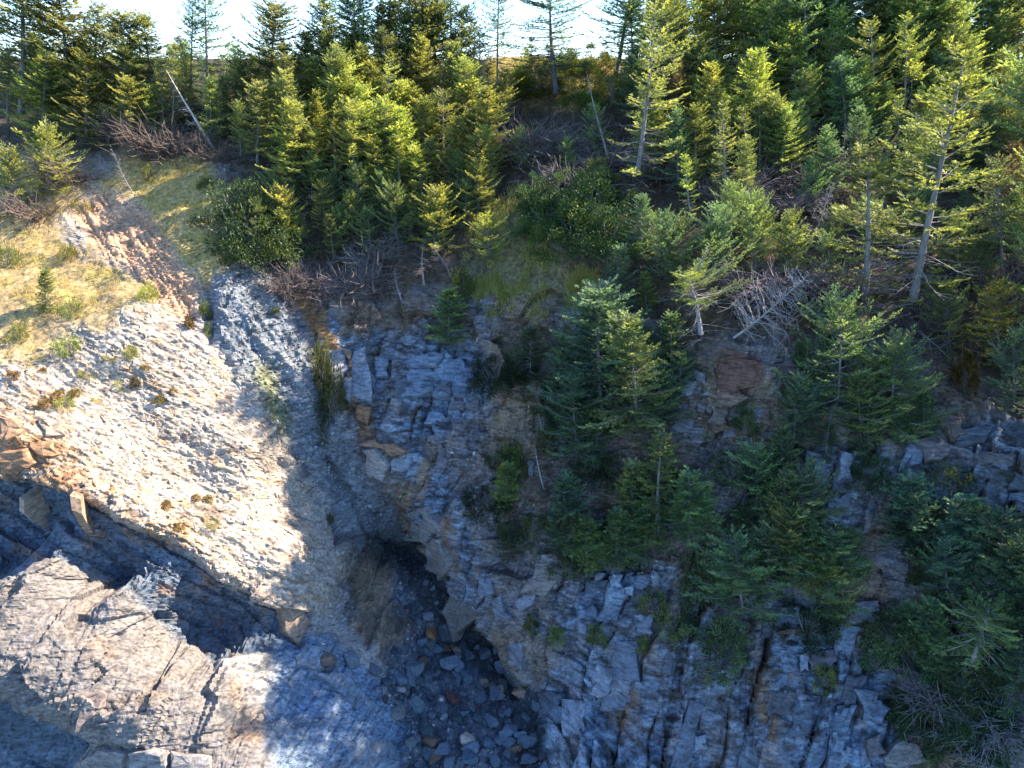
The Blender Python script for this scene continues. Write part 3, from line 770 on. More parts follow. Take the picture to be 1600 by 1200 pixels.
# ------------------------------------------------------------------ protos and placing
rnd = random.Random(11)
PROTO = {
    'dense': [gen_spruce(s, H=7.0, start=st, L0=l0, shape=sh, dead=34, bare=.2, gap=.14, bend=.35, per_whorl=7, spacing=.22) for s, st, l0, sh in ((39, .26, 1.5, .45), (40, .12, 1.75, .55), (1, .10, 1.7, .66), (2, .18, 1.5, .5), (3, .14, 1.6, .7), (35, .22, 1.35, .42), (36, .08, 1.8, .8))],
    'open': [gen_spruce(s, H=8.0, start=.18, L0=1.75, shape=.62, spacing=.36, per_whorl=5, gap=.22, dead=34, bare=.38) for s in (4, 5, 6, 37)],
    'tall': [gen_spruce(s, H=9.0, start=.36, L0=2.1, shape=.5, spacing=.34, per_whorl=6, gap=.18, dead=40, bare=.35, bend=.4) for s in (7, 8)],
    'young': [gen_spruce(s, H=3.2, start=.04, L0=1.05, shape=.8, spacing=.17, per_whorl=6, dead=4, bare=.15, needle=.9, bend=.08) for s in (9, 10)],
    'low': [gen_spruce(s, H=4.6, start=.03, L0=2.8, shape=.6, spacing=.27, per_whorl=7, gap=.12, dead=10, bare=.28, bend=.2) for s in (12, 13, 38)],
    'wind': [gen_spruce(s, H=5.0, start=.60, L0=2.3, shape=.35, spacing=.2, per_whorl=5, gap=.1, dead=40, bare=.35, wind=-.7, bend=.5, r0=.17) for s in (14, 15)],
    'slim': [gen_spruce(s, H=7.0, start=.15, L0=.95, shape=.6, spacing=.3, per_whorl=5, gap=.15, dead=26, bare=.25, bend=.3) for s in (16, 17)],
    'brown': [gen_spruce(s, H=6.0, start=.12, L0=1.1, shape=.6, spacing=.24, per_whorl=6, gap=.1, dead=26, bare=.2, mat=M_brown) for s in (18, 19)],
    'dead': [gen_dead(s, n=60) for s in (20, 21)],
    'bare': [gen_dead(s, n=34, L0=.7, twigs=4, bend=.15) for s in (22, 23)],
    'fallen': [gen_dead(24, H=4.6, L0=2.3, n=95, twigs=9, bend=.3, start=.08, droop=.2)],
    'brush': [gen_brush(s) for s in (25, 26, 27)],
    'shrub': [gen_shrub(s, n=6500, leaf=.042) for s in (28, 29)],
    'round': [gen_shrub(s, n=2600, w=.9, h=1.1, leaf=.10, mat=M_needle, needles=True) for s in (30, 31)],
    'mat': [gen_shrub(s, n=1500, w=1.0, h=.45, leaf=.09, mat=M_needle, needles=True) for s in (32, 33)],
    'tuft': [gen_shrub(34, n=900, w=.8, h=.7, leaf=.16, mat=M_bush, needles=True)],
}
NAME = {'dense': 'spruce_tree', 'open': 'spruce_tree', 'tall': 'spruce_tree', 'young': 'young_spruce', 'low': 'low_spruce', 'wind': 'windswept_spruce',
        'slim': 'spruce_tree', 'brown': 'browned_spruce', 'dead': 'dead_tree', 'bare': 'dead_tree', 'fallen': 'fallen_tree', 'brush': 'bare_shrub',
        'shrub': 'leafy_shrub', 'round': 'evergreen_shrub', 'mat': 'creeping_juniper', 'tuft': 'grass_tussock'}
CAT = {'brush': 'shrub', 'shrub': 'shrub', 'round': 'shrub', 'mat': 'shrub', 'tuft': 'grass tussock'}
PARTS = {'brush': ('', 'twigs', ''), 'shrub': ('', 'stems', 'foliage'), 'round': ('', 'stems', 'foliage'), 'mat': ('', 'stems', 'foliage'), 'tuft': ('', 'stems', 'foliage')}
LABELS = {}
PLANTED = []
def plant(kind, ub, vb, ut, vt, label, group=None, wide=1.0, tint=(1, 1, 1), var=None, bark=None, at=None, h=None, spin=None):
    if at is None:
        P, Nn, vi = ground(ub, vb if ub > 1500 else max(vb, 104))
    else:
        P = np.array(at, float)
    if h is None: h = max(0.3, top_z(P[1], vt) - P[2]) * (1.08 if kind in ('dense', 'open') and vb is not None and 60 < vb < 330 else 1)
    pr = PROTO[kind]; me = pr[(var if var is not None else rnd.randrange(len(pr))) % len(pr)]
    k = h / me[3]
    if kind in ('dense', 'open', 'slim', 'tall'): wide *= 1.18
    if vb and vb > 440 and ub > 640: tint = tuple(c * f_ for c, f_ in zip(tint, (.74, .8, .88)))  # cliff-face trees darkened and cooled: their shade is put into the tint
    if vt is not None and vb and vt < 62 and 0 < ub < 990: tint = tuple(c * .68 for c in tint)  # skyline trees darkened: the backlit silhouette is put into the tint
    root = bpy.data.objects.new(NAME[kind], None); COL.objects.link(root)
    s = P[1] * CP - (P[2] - CAM_H) * SP
    if ut is None: ut = ub
    # the pixel lean includes the perspective's own fanning: take it out by aiming at the same depth
    s2 = P[1] * CP - (P[2] + h - CAM_H) * SP
    xt = (ut - 800) / FPX * s2
    lean = math.atan2(xt - P[0], h)
    lean = max(-1.2, min(1.2, lean)) if at is None else rnd.uniform(-.05, .05)
    k = k / max(.35, math.cos(lean)) if kind != 'fallen' else k
    M = Matrix.Translation(Vector(P) - Vector((0, 0, .05))) @ Matrix.Rotation(lean, 4, 'Y') @ Matrix.Rotation(spin if spin is not None else rnd.uniform(0, 6.283), 4, 'Z') @ Matrix.Diagonal((k * wide, k * wide, k, 1))
    root.matrix_world = M
    root['label'] = label; root['category'] = CAT.get(kind, 'tree')
    if group: root['group'] = group
    cu, cv, _ = project(np.array([[P[0] + math.tan(lean) * h / 2, P[1], P[2] + h / 2]]))
    PLANTED.append((root, label, group, kind, cu[0], cv[0]))
    LABELS[label] = LABELS.get(label, 0) + 1
    nm = PARTS.get(kind, ('trunk', 'branches', 'crown'))
    trunk_ob = None
    for i in range(3):
        if me[i] is None: continue
        o = bpy.data.objects.new(nm[i], me[i]); COL.objects.link(o); o.parent = trunk_ob if i == 1 and trunk_ob else root
        if i == 0: trunk_ob = o
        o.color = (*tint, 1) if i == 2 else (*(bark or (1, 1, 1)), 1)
        if nm[i] in ('branches', 'twigs', 'stems', 'crown', 'foliage'): o['kind'] = 'stuff'
    return root
Y_ = (1.22, 1.24, .9)      # yellower tint: sunlight put into the foliage colour
B_ = (.55, .78, 1.1)       # darker, bluer tint: shade put into the foliage colour
# the row along the skyline
T = plant
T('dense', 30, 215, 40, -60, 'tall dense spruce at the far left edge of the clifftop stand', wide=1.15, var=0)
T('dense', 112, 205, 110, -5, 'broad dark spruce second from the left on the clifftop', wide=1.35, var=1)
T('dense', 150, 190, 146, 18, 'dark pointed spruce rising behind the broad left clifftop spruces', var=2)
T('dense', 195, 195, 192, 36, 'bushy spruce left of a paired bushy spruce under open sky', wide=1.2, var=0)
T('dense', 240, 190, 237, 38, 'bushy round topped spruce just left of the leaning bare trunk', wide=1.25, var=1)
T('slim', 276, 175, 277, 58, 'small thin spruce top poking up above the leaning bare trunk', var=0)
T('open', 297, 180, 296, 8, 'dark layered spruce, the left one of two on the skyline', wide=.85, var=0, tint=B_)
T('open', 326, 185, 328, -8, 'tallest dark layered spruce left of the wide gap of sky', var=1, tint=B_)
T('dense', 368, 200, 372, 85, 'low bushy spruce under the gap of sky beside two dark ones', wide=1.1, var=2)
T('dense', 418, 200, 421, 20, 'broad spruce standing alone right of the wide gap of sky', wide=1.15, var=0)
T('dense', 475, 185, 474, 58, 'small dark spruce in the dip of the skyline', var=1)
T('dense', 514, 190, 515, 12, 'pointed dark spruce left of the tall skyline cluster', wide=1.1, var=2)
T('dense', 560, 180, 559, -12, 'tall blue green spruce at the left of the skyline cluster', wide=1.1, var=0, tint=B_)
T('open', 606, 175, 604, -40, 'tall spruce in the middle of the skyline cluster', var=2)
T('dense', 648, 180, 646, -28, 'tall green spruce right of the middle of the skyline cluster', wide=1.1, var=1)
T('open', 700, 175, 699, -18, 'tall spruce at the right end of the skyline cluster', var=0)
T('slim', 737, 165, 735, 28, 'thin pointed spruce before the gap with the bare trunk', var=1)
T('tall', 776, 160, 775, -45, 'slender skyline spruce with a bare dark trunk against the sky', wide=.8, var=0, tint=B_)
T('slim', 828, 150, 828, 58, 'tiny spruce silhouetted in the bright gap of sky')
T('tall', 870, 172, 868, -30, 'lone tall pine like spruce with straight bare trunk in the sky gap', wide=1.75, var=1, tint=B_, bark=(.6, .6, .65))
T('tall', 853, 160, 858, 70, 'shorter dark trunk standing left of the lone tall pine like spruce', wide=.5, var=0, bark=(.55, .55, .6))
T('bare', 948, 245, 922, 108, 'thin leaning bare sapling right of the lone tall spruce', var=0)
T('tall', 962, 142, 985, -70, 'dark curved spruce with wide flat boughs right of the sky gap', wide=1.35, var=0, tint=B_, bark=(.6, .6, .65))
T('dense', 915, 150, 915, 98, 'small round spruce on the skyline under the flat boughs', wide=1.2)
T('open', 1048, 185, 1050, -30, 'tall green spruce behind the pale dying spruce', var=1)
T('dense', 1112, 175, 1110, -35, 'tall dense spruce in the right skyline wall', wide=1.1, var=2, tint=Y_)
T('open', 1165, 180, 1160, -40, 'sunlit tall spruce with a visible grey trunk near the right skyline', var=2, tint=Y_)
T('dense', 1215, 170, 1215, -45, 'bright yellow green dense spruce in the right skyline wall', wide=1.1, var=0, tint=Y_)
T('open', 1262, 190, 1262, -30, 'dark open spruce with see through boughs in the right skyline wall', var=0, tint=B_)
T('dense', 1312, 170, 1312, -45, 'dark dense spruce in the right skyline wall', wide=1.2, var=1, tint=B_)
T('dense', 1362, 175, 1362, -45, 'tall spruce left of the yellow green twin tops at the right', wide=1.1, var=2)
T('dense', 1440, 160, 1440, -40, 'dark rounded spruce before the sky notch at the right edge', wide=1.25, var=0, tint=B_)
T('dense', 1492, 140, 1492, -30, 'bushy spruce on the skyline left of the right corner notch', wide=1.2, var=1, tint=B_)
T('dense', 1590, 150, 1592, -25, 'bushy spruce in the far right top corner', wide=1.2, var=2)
T('low', 1530, 150, 1530, 52, 'low green spruce in the brown brush near the right top corner', var=0)
# the sunlit stand in the middle
for i, (k, ub, vb, ut, vt, wd, ti, lb) in enumerate([
    ('dense', 400, 275, 402, 140, 1.0, (1, 1, 1), 'green spruce at the left end of the sunlit stand, above the dark shrub'),
    ('open', 412, 215, 412, 118, .8, (1.5, 1.1, .7), 'small orange tinged spruce with pale stem left of the sunlit stand'),
    ('dense', 455, 260, 452, 120, 1.0, (1, 1, 1), 'dark spruce behind the browned thin spruce at the stand\'s left'),
    ('dense', 525, 240, 524, 86, 1.0, (1, 1, 1), 'tall pointed spruce behind the left of the sunlit stand'),
    ('dense', 488, 268, 488, 150, .9, Y_, 'yellow green spruce in the left half of the sunlit stand'),
    ('brown', 472, 300, 467, 186, .8, (1, 1, 1), 'thin spruce with a browned middle in the sunlit stand'),
    ('open', 525, 292, 518, 186, .8, Y_, 'sunlit spruce with visible pale stem above the cliff\'s ochre edge'),
    ('slim', 556, 305, 545, 208, 1.1, Y_, 'slim leaning yellow green spruce in the middle of the sunlit stand'),
    ('dense', 557, 275, 556, 142, .95, Y_, 'bright broad spruce in the middle of the sunlit stand'),
    ('dense', 577, 235, 576, 128, .9, (1, 1, 1), 'green spruce behind the bright broad one of the sunlit stand'),
    ('open', 610, 240, 607, 104, 1.0, (1, 1, 1), 'layered tall spruce in the second row of the sunlit stand'),
    ('dense', 600, 290, 598, 178, .85, Y_, 'narrow bright spruce just below the layered tall spruce'),
    ('dense', 636, 300, 632, 180, .95, Y_, 'tall bright spruce near the centre of the sunlit stand'),
    ('slim', 625, 330, 620, 216, 1.2, Y_, 'lightest thin spruce with bare lower stem in the sunlit stand'),
    ('dense', 664, 280, 662, 162, .9, Y_, 'pointed bright spruce right of the centre of the sunlit stand'),
    ('dense', 660, 335, 657, 228, 1.0, Y_, 'yellow green spruce at the front right of the sunlit stand'),
    ('dense', 682, 262, 683, 150, .8, (1, 1, 1), 'dark green spruce left of the brown leaning snag'),
    ('brown', 712, 195, 693, 106, .45, (.7, .7, .8), 'brown leaning snag at the right of the sunlit stand'),
    ('dense', 727, 250, 727, 136, 1.0, (1, 1, 1), 'rounded spruce right of the brown leaning snag'),
    ('open', 750, 190, 750, 50, 1.0, (1, 1, 1), 'tall shaded spruce behind the right end of the sunlit stand'),
    ('brown', 742, 295, 733, 182, 1.0, (.9, 1.1, .7), 'half dead spruce with grey lower boughs at the stand\'s right end'),
    ('dense', 770, 300, 758, 205, .8, Y_, 'bright spruce at the right end of the sunlit stand above the brush'),
    ('low', 440, 400, 438, 292, .8, (1.3, 1.15, .85), 'bushy lit spruce at the stand\'s lower left, above the shaded scree'),
    ('low', 462, 360, 458, 325, .9, Y_, 'small low spruce beside the bushy lit one at the scree\'s head'),
    ('dense', 508, 375, 507, 282, 1.0, (1.2, 1.1, .9), 'leafy spruce at the front left of the sunlit stand'),
    ('low', 550, 365, 547, 298, .85, Y_, 'low bright spruce at the front of the stand over dark brush'),
    ('dense', 520, 410, 517, 335, 1.0, (1, 1, 1), 'lowest pointed spruce on the cliff edge above the pale rock'),
    ('low', 684, 385, 680, 292, .9, (1.3, 1.2, .8), 'broad lit spruce at the stand\'s front right, over grey twigs'),
    ('low', 745, 345, 747, 265, 1.05, (1.1, 1.1, .9), 'wide flat layered spruce left of the grassy gap'),
    ('low', 765, 405, 760, 335, .95, (1.2, 1.15, .8), 'lowest lit spruce beside the grassy gap'),
    ('dense', 440, 225, 440, 95, .9, (1, 1, 1), 'dark spruce left of the tall pointed one in the back rows'),
    ('dense', 600, 215, 600, 60, 1.0, (1, 1, 1), 'green spruce in the back rows under the skyline cluster'),
    ('dense', 660, 215, 660, 70, 1.0, (1.1, 1.05, .9), 'green spruce in the back rows right of the skyline cluster middle'),
    ('dense', 705, 215, 706, 80, 1.0, (1, 1, 1), 'green spruce in the back rows behind the brown snag'),
    ('dense', 560, 220, 560, 75, 1.0, (1.1, 1.05, .9), 'green spruce in the back rows left of the skyline cluster middle'),
    ('dense', 785, 215, 786, 115, .9, (1, 1, 1), 'spruce at the left rim of the bright gap of sky'),
    ('dense', 480, 215, 480, 100, 1.0, (1, 1, 1), 'dark spruce in the back rows at the dip of the skyline'),
    ('dense', 345, 215, 346, 125, 1.0, (1, 1, 1), 'spruce behind the grey bare tree at the top of the grass'),
    ('dense', 375, 255, 376, 165, .9, (.9, 1, 1), 'dark spruce above the dark leafy shrub'),
]):
    T(k, ub, vb, ut, vt, lb, wide=wd, tint=ti, var=i)
# the clifftop left of the stand
T('bare', 334, 232, 268, 104, 'pale bare trunk leaning left above the grassy hollow', var=1, bark=(1.7, 1.6, 1.5), wide=1.5)
T('dead', 322, 190, 320, 82, 'grey dead spruce with bare twigs beside the leaning pale trunk', wide=.7, var=0)
T('dead', 208, 300, 168, 224, 'crooked dead tree at the head of the red earth gully', wide=.6, var=1, bark=(.9, .85, .8))
T('low', 22, 330, 18, 232, 'spreading spruce with low boughs at the left edge of the grass', wide=.8, var=0, tint=(1.1, 1.05, .9))
T('low', 75, 305, 72, 195, 'spreading spruce above the left grass, boughs brushing the ground', wide=.8, var=1, tint=Y_)
T('low', 165, 225, 165, 165, 'flat boughed spruce overhanging the bank above the red earth', wide=1.2, var=0)
T('dense', 65, 240, 66, 90, 'yellow green spruce at the front of the left clifftop trees', wide=1.1, tint=Y_, var=2)
T('dense', 135, 235, 134, 95, 'lit spruce in front of the broad dark ones at the left', wide=1.0, tint=(1.2, 1.1, .85), var=1)
T('dense', 205, 235, 204, 130, 'lit bushy spruce at the edge of the bank above the red earth', wide=1.0, tint=(1.15, 1.1, .85), var=0)
for i, (u, v, vt, wd, lb) in enumerate([(262, 235, 165, 1.1, 'brown grey bare brush under the leaning pale trunk'), (225, 215, 150, 1.1, 'grey brown bare brush left of the leaning trunk\'s brush'),
        (300, 228, 190, 1.0, 'low bare brush at the foot of the leaning pale trunk'), (338, 245, 205, .9, 'pale bare twigs fallen beside the leaning trunk\'s foot'),
        (110, 275, 225, 1.1, 'bare grey brush under the left spreading spruces'), (55, 330, 280, 1.0, 'bare brush at the left edge between two green boughs'), (240, 240, 200, 1.0, 'darkest bare brush on the bank above the grassy hollow')]):
    T('brush', u, v, u, vt, lb, wide=wd, var=i, bark=(.62, .52, .46))
T('dead', 352, 285, 338, 248, 'small white dead branch standing at the edge of the shadow', wide=.6)
T('shrub', 384, 385, 380, 288, 'large dark round leafy shrub at the top of the shaded scree', wide=.85, var=0, tint=(.7, .8, .8))
T('shrub', 415, 400, 413, 330, 'dark leafy shrub between the large round one and the lit spruce', var=1)
for i, (u, v, w_, h_, k, ti, lb) in enumerate([
    (230, 283, 18, 26, 'round', (1.2, 1.1, .8), 'small round green shrub on the bank above the red earth'),
    (322, 294, 26, 20, 'round', (1.3, 1.3, .7), 'small bright green shrub on the grass beside the shadow'),
    (125, 325, 30, 14, 'mat', (1.3, 1.2, .7), 'low green mat at the top of the red earth gully'),
    (68, 480, 44, 62, 'young', (.95, 1, .95), 'small spruce standing alone on the left grassy slope'),
    (110, 488, 40, 22, 'mat', (.9, .95, .8), 'creeping juniper right of the small lone spruce'),
    (30, 525, 36, 20, 'mat', (1, 1, .8), 'creeping juniper lower left of the small lone spruce'),
    (105, 545, 40, 22, 'mat', (1.2, 1.2, .7), 'creeping green mat at the top of the pale shingle'),
    (10, 415, 36, 30, 'mat', (1, 1, .9), 'dark creeping juniper at the left edge of the grass'),
    (228, 465, 30, 26, 'mat', (1.8, 1.8, .7), 'bright yellow green plant beside the red earth gully'),
    (100, 635, 30, 14, 'mat', (1.5, 1.4, .7), 'lone green plant low on the pale shingle'),
    (205, 555, 22, 16, 'mat', (1.2, 1.1, .6), 'olive plant in the middle of the pale shingle\'s top'),
    (318, 492, 20, 26, 'round', (.7, .8, .6), 'upper of two dark mossy plants at the scree\'s edge'),
    (325, 520, 16, 22, 'round', (.6, .7, .5), 'lower of two dark mossy plants at the scree\'s edge'),
    (293, 508, 18, 18, 'tuft', (1, .8, .55), 'rust coloured tussock beside the dark mossy plants'),
    (210, 600, 18, 14, 'tuft', (1, .85, .7), 'dry tussock below the olive plant on the shingle'),
    (105, 400, 30, 20, 'mat', (1.4, 1.3, .6), 'yellow green mat in the middle of the left grass'),
    (515, 812, 16, 14, 'round', (.9, .9, .5), 'small green plant on the shaded scree above the cove'),
    (430, 490, 16, 14, 'round', (.7, .8, .6), 'small dark plant at the head of the shaded scree'),
]):
    P, _, _ = ground(u, v); s = P[1] * CP - (P[2] - CAM_H) * SP
    h = h_ / FPX * s; pr = PROTO[k]; b0 = {'round': .9, 'mat': 1.0, 'young': 1.05, 'tuft': .8, 'shrub': 1.0}[k]
    T(k, u, v, u, 0, lb, h=h, wide=(w_ / 2 / FPX * s / b0) / (h / pr[i % len(pr)][3]), tint=ti, var=i)
# the gap and the brush in it
for i, (u, v, vt, wd, lb) in enumerate([(820, 225, 165, 1.4, 'grey lilac bare brush at the left of the gap under the lone tall spruce'), (862, 235, 185, 1.3, 'grey bare brush at the foot of the lone tall spruce'),
        (940, 250, 205, 1.2, 'tangled bare brush under the thin leaning sapling'),
        (885, 280, 235, 1.1, 'sparse grey brush just above the dark leafy shrubs')]):
    T('brush', u, v, u, vt, lb, wide=wd, var=i, bark=(.60, .57, .56))
for i, (u, v, vt, wd, lb) in enumerate([(905, 395, 315, 1.0, 'dark leafy shrub right of the grassy gap, lowest of the thicket'), (860, 365, 300, .95, 'dark leafy shrub next to the grassy gap'),
        (925, 345, 270, 1.0, 'dark leafy shrub in the upper thicket of the gap'), (880, 325, 265, .9, 'leafy shrub with pale leaves in the upper thicket'), (950, 400, 330, .9, 'dark leafy shrub at the thicket\'s right, under spruces'),
        (840, 320, 270, .85, 'small leafy shrub at the top left of the thicket'), (935, 300, 250, .8, 'olive leafy shrub at the top of the thicket'), (860, 150, 120, 1.0, 'yellow lit shrub on the crest behind the lone tall spruce'), (815, 145, 105, 1.0, 'yellow lit shrub on the crest at the left of the sky gap'), (905, 160, 130, 1.2, 'yellow lit shrub on the crest at the right of the sky gap')]):
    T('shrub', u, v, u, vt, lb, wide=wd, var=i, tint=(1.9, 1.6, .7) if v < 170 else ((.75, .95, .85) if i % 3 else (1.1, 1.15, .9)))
# the right hand wood
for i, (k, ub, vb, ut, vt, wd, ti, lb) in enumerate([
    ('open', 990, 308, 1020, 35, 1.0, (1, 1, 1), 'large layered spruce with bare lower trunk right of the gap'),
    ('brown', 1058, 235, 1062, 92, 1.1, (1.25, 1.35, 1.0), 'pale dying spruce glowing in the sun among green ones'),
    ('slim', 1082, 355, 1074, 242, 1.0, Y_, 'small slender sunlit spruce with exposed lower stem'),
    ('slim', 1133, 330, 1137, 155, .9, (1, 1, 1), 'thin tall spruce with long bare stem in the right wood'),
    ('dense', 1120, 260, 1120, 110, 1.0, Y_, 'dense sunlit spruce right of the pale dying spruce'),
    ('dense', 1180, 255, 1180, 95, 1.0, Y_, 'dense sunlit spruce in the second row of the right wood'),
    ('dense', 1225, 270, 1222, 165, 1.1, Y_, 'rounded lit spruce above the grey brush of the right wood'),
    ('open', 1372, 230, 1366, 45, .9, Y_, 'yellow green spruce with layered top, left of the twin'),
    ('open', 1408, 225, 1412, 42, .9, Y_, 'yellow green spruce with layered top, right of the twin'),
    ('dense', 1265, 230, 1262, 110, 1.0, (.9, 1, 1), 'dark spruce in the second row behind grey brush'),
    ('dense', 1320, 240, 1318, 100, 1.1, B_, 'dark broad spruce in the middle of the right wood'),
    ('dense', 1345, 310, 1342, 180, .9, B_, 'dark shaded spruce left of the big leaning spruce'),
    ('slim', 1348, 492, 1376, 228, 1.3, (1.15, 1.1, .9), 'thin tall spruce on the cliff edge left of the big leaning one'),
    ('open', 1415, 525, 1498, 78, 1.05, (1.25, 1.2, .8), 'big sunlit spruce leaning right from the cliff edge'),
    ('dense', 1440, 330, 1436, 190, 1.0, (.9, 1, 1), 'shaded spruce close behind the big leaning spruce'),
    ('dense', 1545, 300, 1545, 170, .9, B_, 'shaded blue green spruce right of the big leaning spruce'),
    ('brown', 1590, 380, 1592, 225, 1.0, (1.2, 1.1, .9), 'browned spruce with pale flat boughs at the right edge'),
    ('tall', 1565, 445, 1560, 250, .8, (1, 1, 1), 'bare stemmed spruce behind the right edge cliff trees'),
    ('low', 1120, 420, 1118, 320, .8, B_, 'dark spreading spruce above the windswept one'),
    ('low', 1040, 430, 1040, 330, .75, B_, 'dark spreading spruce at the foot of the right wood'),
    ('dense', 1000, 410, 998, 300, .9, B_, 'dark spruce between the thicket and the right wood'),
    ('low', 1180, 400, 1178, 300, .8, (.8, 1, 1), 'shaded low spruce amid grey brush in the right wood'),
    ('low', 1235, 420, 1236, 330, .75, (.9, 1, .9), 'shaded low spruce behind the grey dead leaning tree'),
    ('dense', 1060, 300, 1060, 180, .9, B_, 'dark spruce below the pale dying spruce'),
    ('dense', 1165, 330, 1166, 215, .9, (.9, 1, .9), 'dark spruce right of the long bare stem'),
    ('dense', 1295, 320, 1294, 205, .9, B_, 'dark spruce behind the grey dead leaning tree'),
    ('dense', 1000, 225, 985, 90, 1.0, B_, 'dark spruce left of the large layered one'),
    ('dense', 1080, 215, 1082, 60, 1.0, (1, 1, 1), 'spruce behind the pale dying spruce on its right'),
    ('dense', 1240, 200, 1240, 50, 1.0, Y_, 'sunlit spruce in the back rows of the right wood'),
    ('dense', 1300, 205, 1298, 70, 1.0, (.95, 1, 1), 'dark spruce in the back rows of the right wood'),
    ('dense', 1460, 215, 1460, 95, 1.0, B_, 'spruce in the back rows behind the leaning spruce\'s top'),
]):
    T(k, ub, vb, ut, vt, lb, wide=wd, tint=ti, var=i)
T('dead', 1256, 395, 1312, 284, 'grey dead tree with pale lichened twigs leaning right', var=0, wide=.9)
for i, (u, v, vt, wd, lb) in enumerate([(1300, 215, 160, 1.5, 'pale grey bare brush high in the right wood'), (1270, 270, 215, 1.5, 'wide grey bare brush in the middle of the right wood'), (1230, 320, 275, 1.4, 'grey bare brush below the rounded lit spruce'),
        (1215, 440, 385, 1.4, 'lilac grey bare brush above the fallen dead spruce'), (1170, 440, 400, 1.2, 'bare brush left of the fallen dead spruce\'s crown'), (1310, 440, 380, 1.2, 'bare brush under the thin tall cliff edge spruce'),
        (1560, 330, 270, 1.4, 'pale bare brush near the right edge'), (1540, 230, 150, 1.5, 'reddish brown brush on the slope below the right notch'), (1500, 200, 130, 1.3, 'brown brush left of the reddish slope'), (1580, 210, 130, 1.3, 'brown grey brush at the right edge, high up'),
        (1590, 430, 380, 1.2, 'bare brush at the right edge behind the lit bush'), (1530, 470, 420, 1.2, 'grey bare brush right of the big leaning trunk'), (1440, 500, 460, 1.0, 'bare twigs at the foot of the big leaning spruce'), (1140, 300, 250, 1.2, 'bare brush in the dark of the right wood'), (1030, 270, 220, 1.1, 'bare brush below the large layered spruce')]):
    T('brush', u, v, u, vt, lb, wide=wd, var=i, bark=(.75, .56, .5) if i in (7, 8, 9) else (.68, .62, .64))
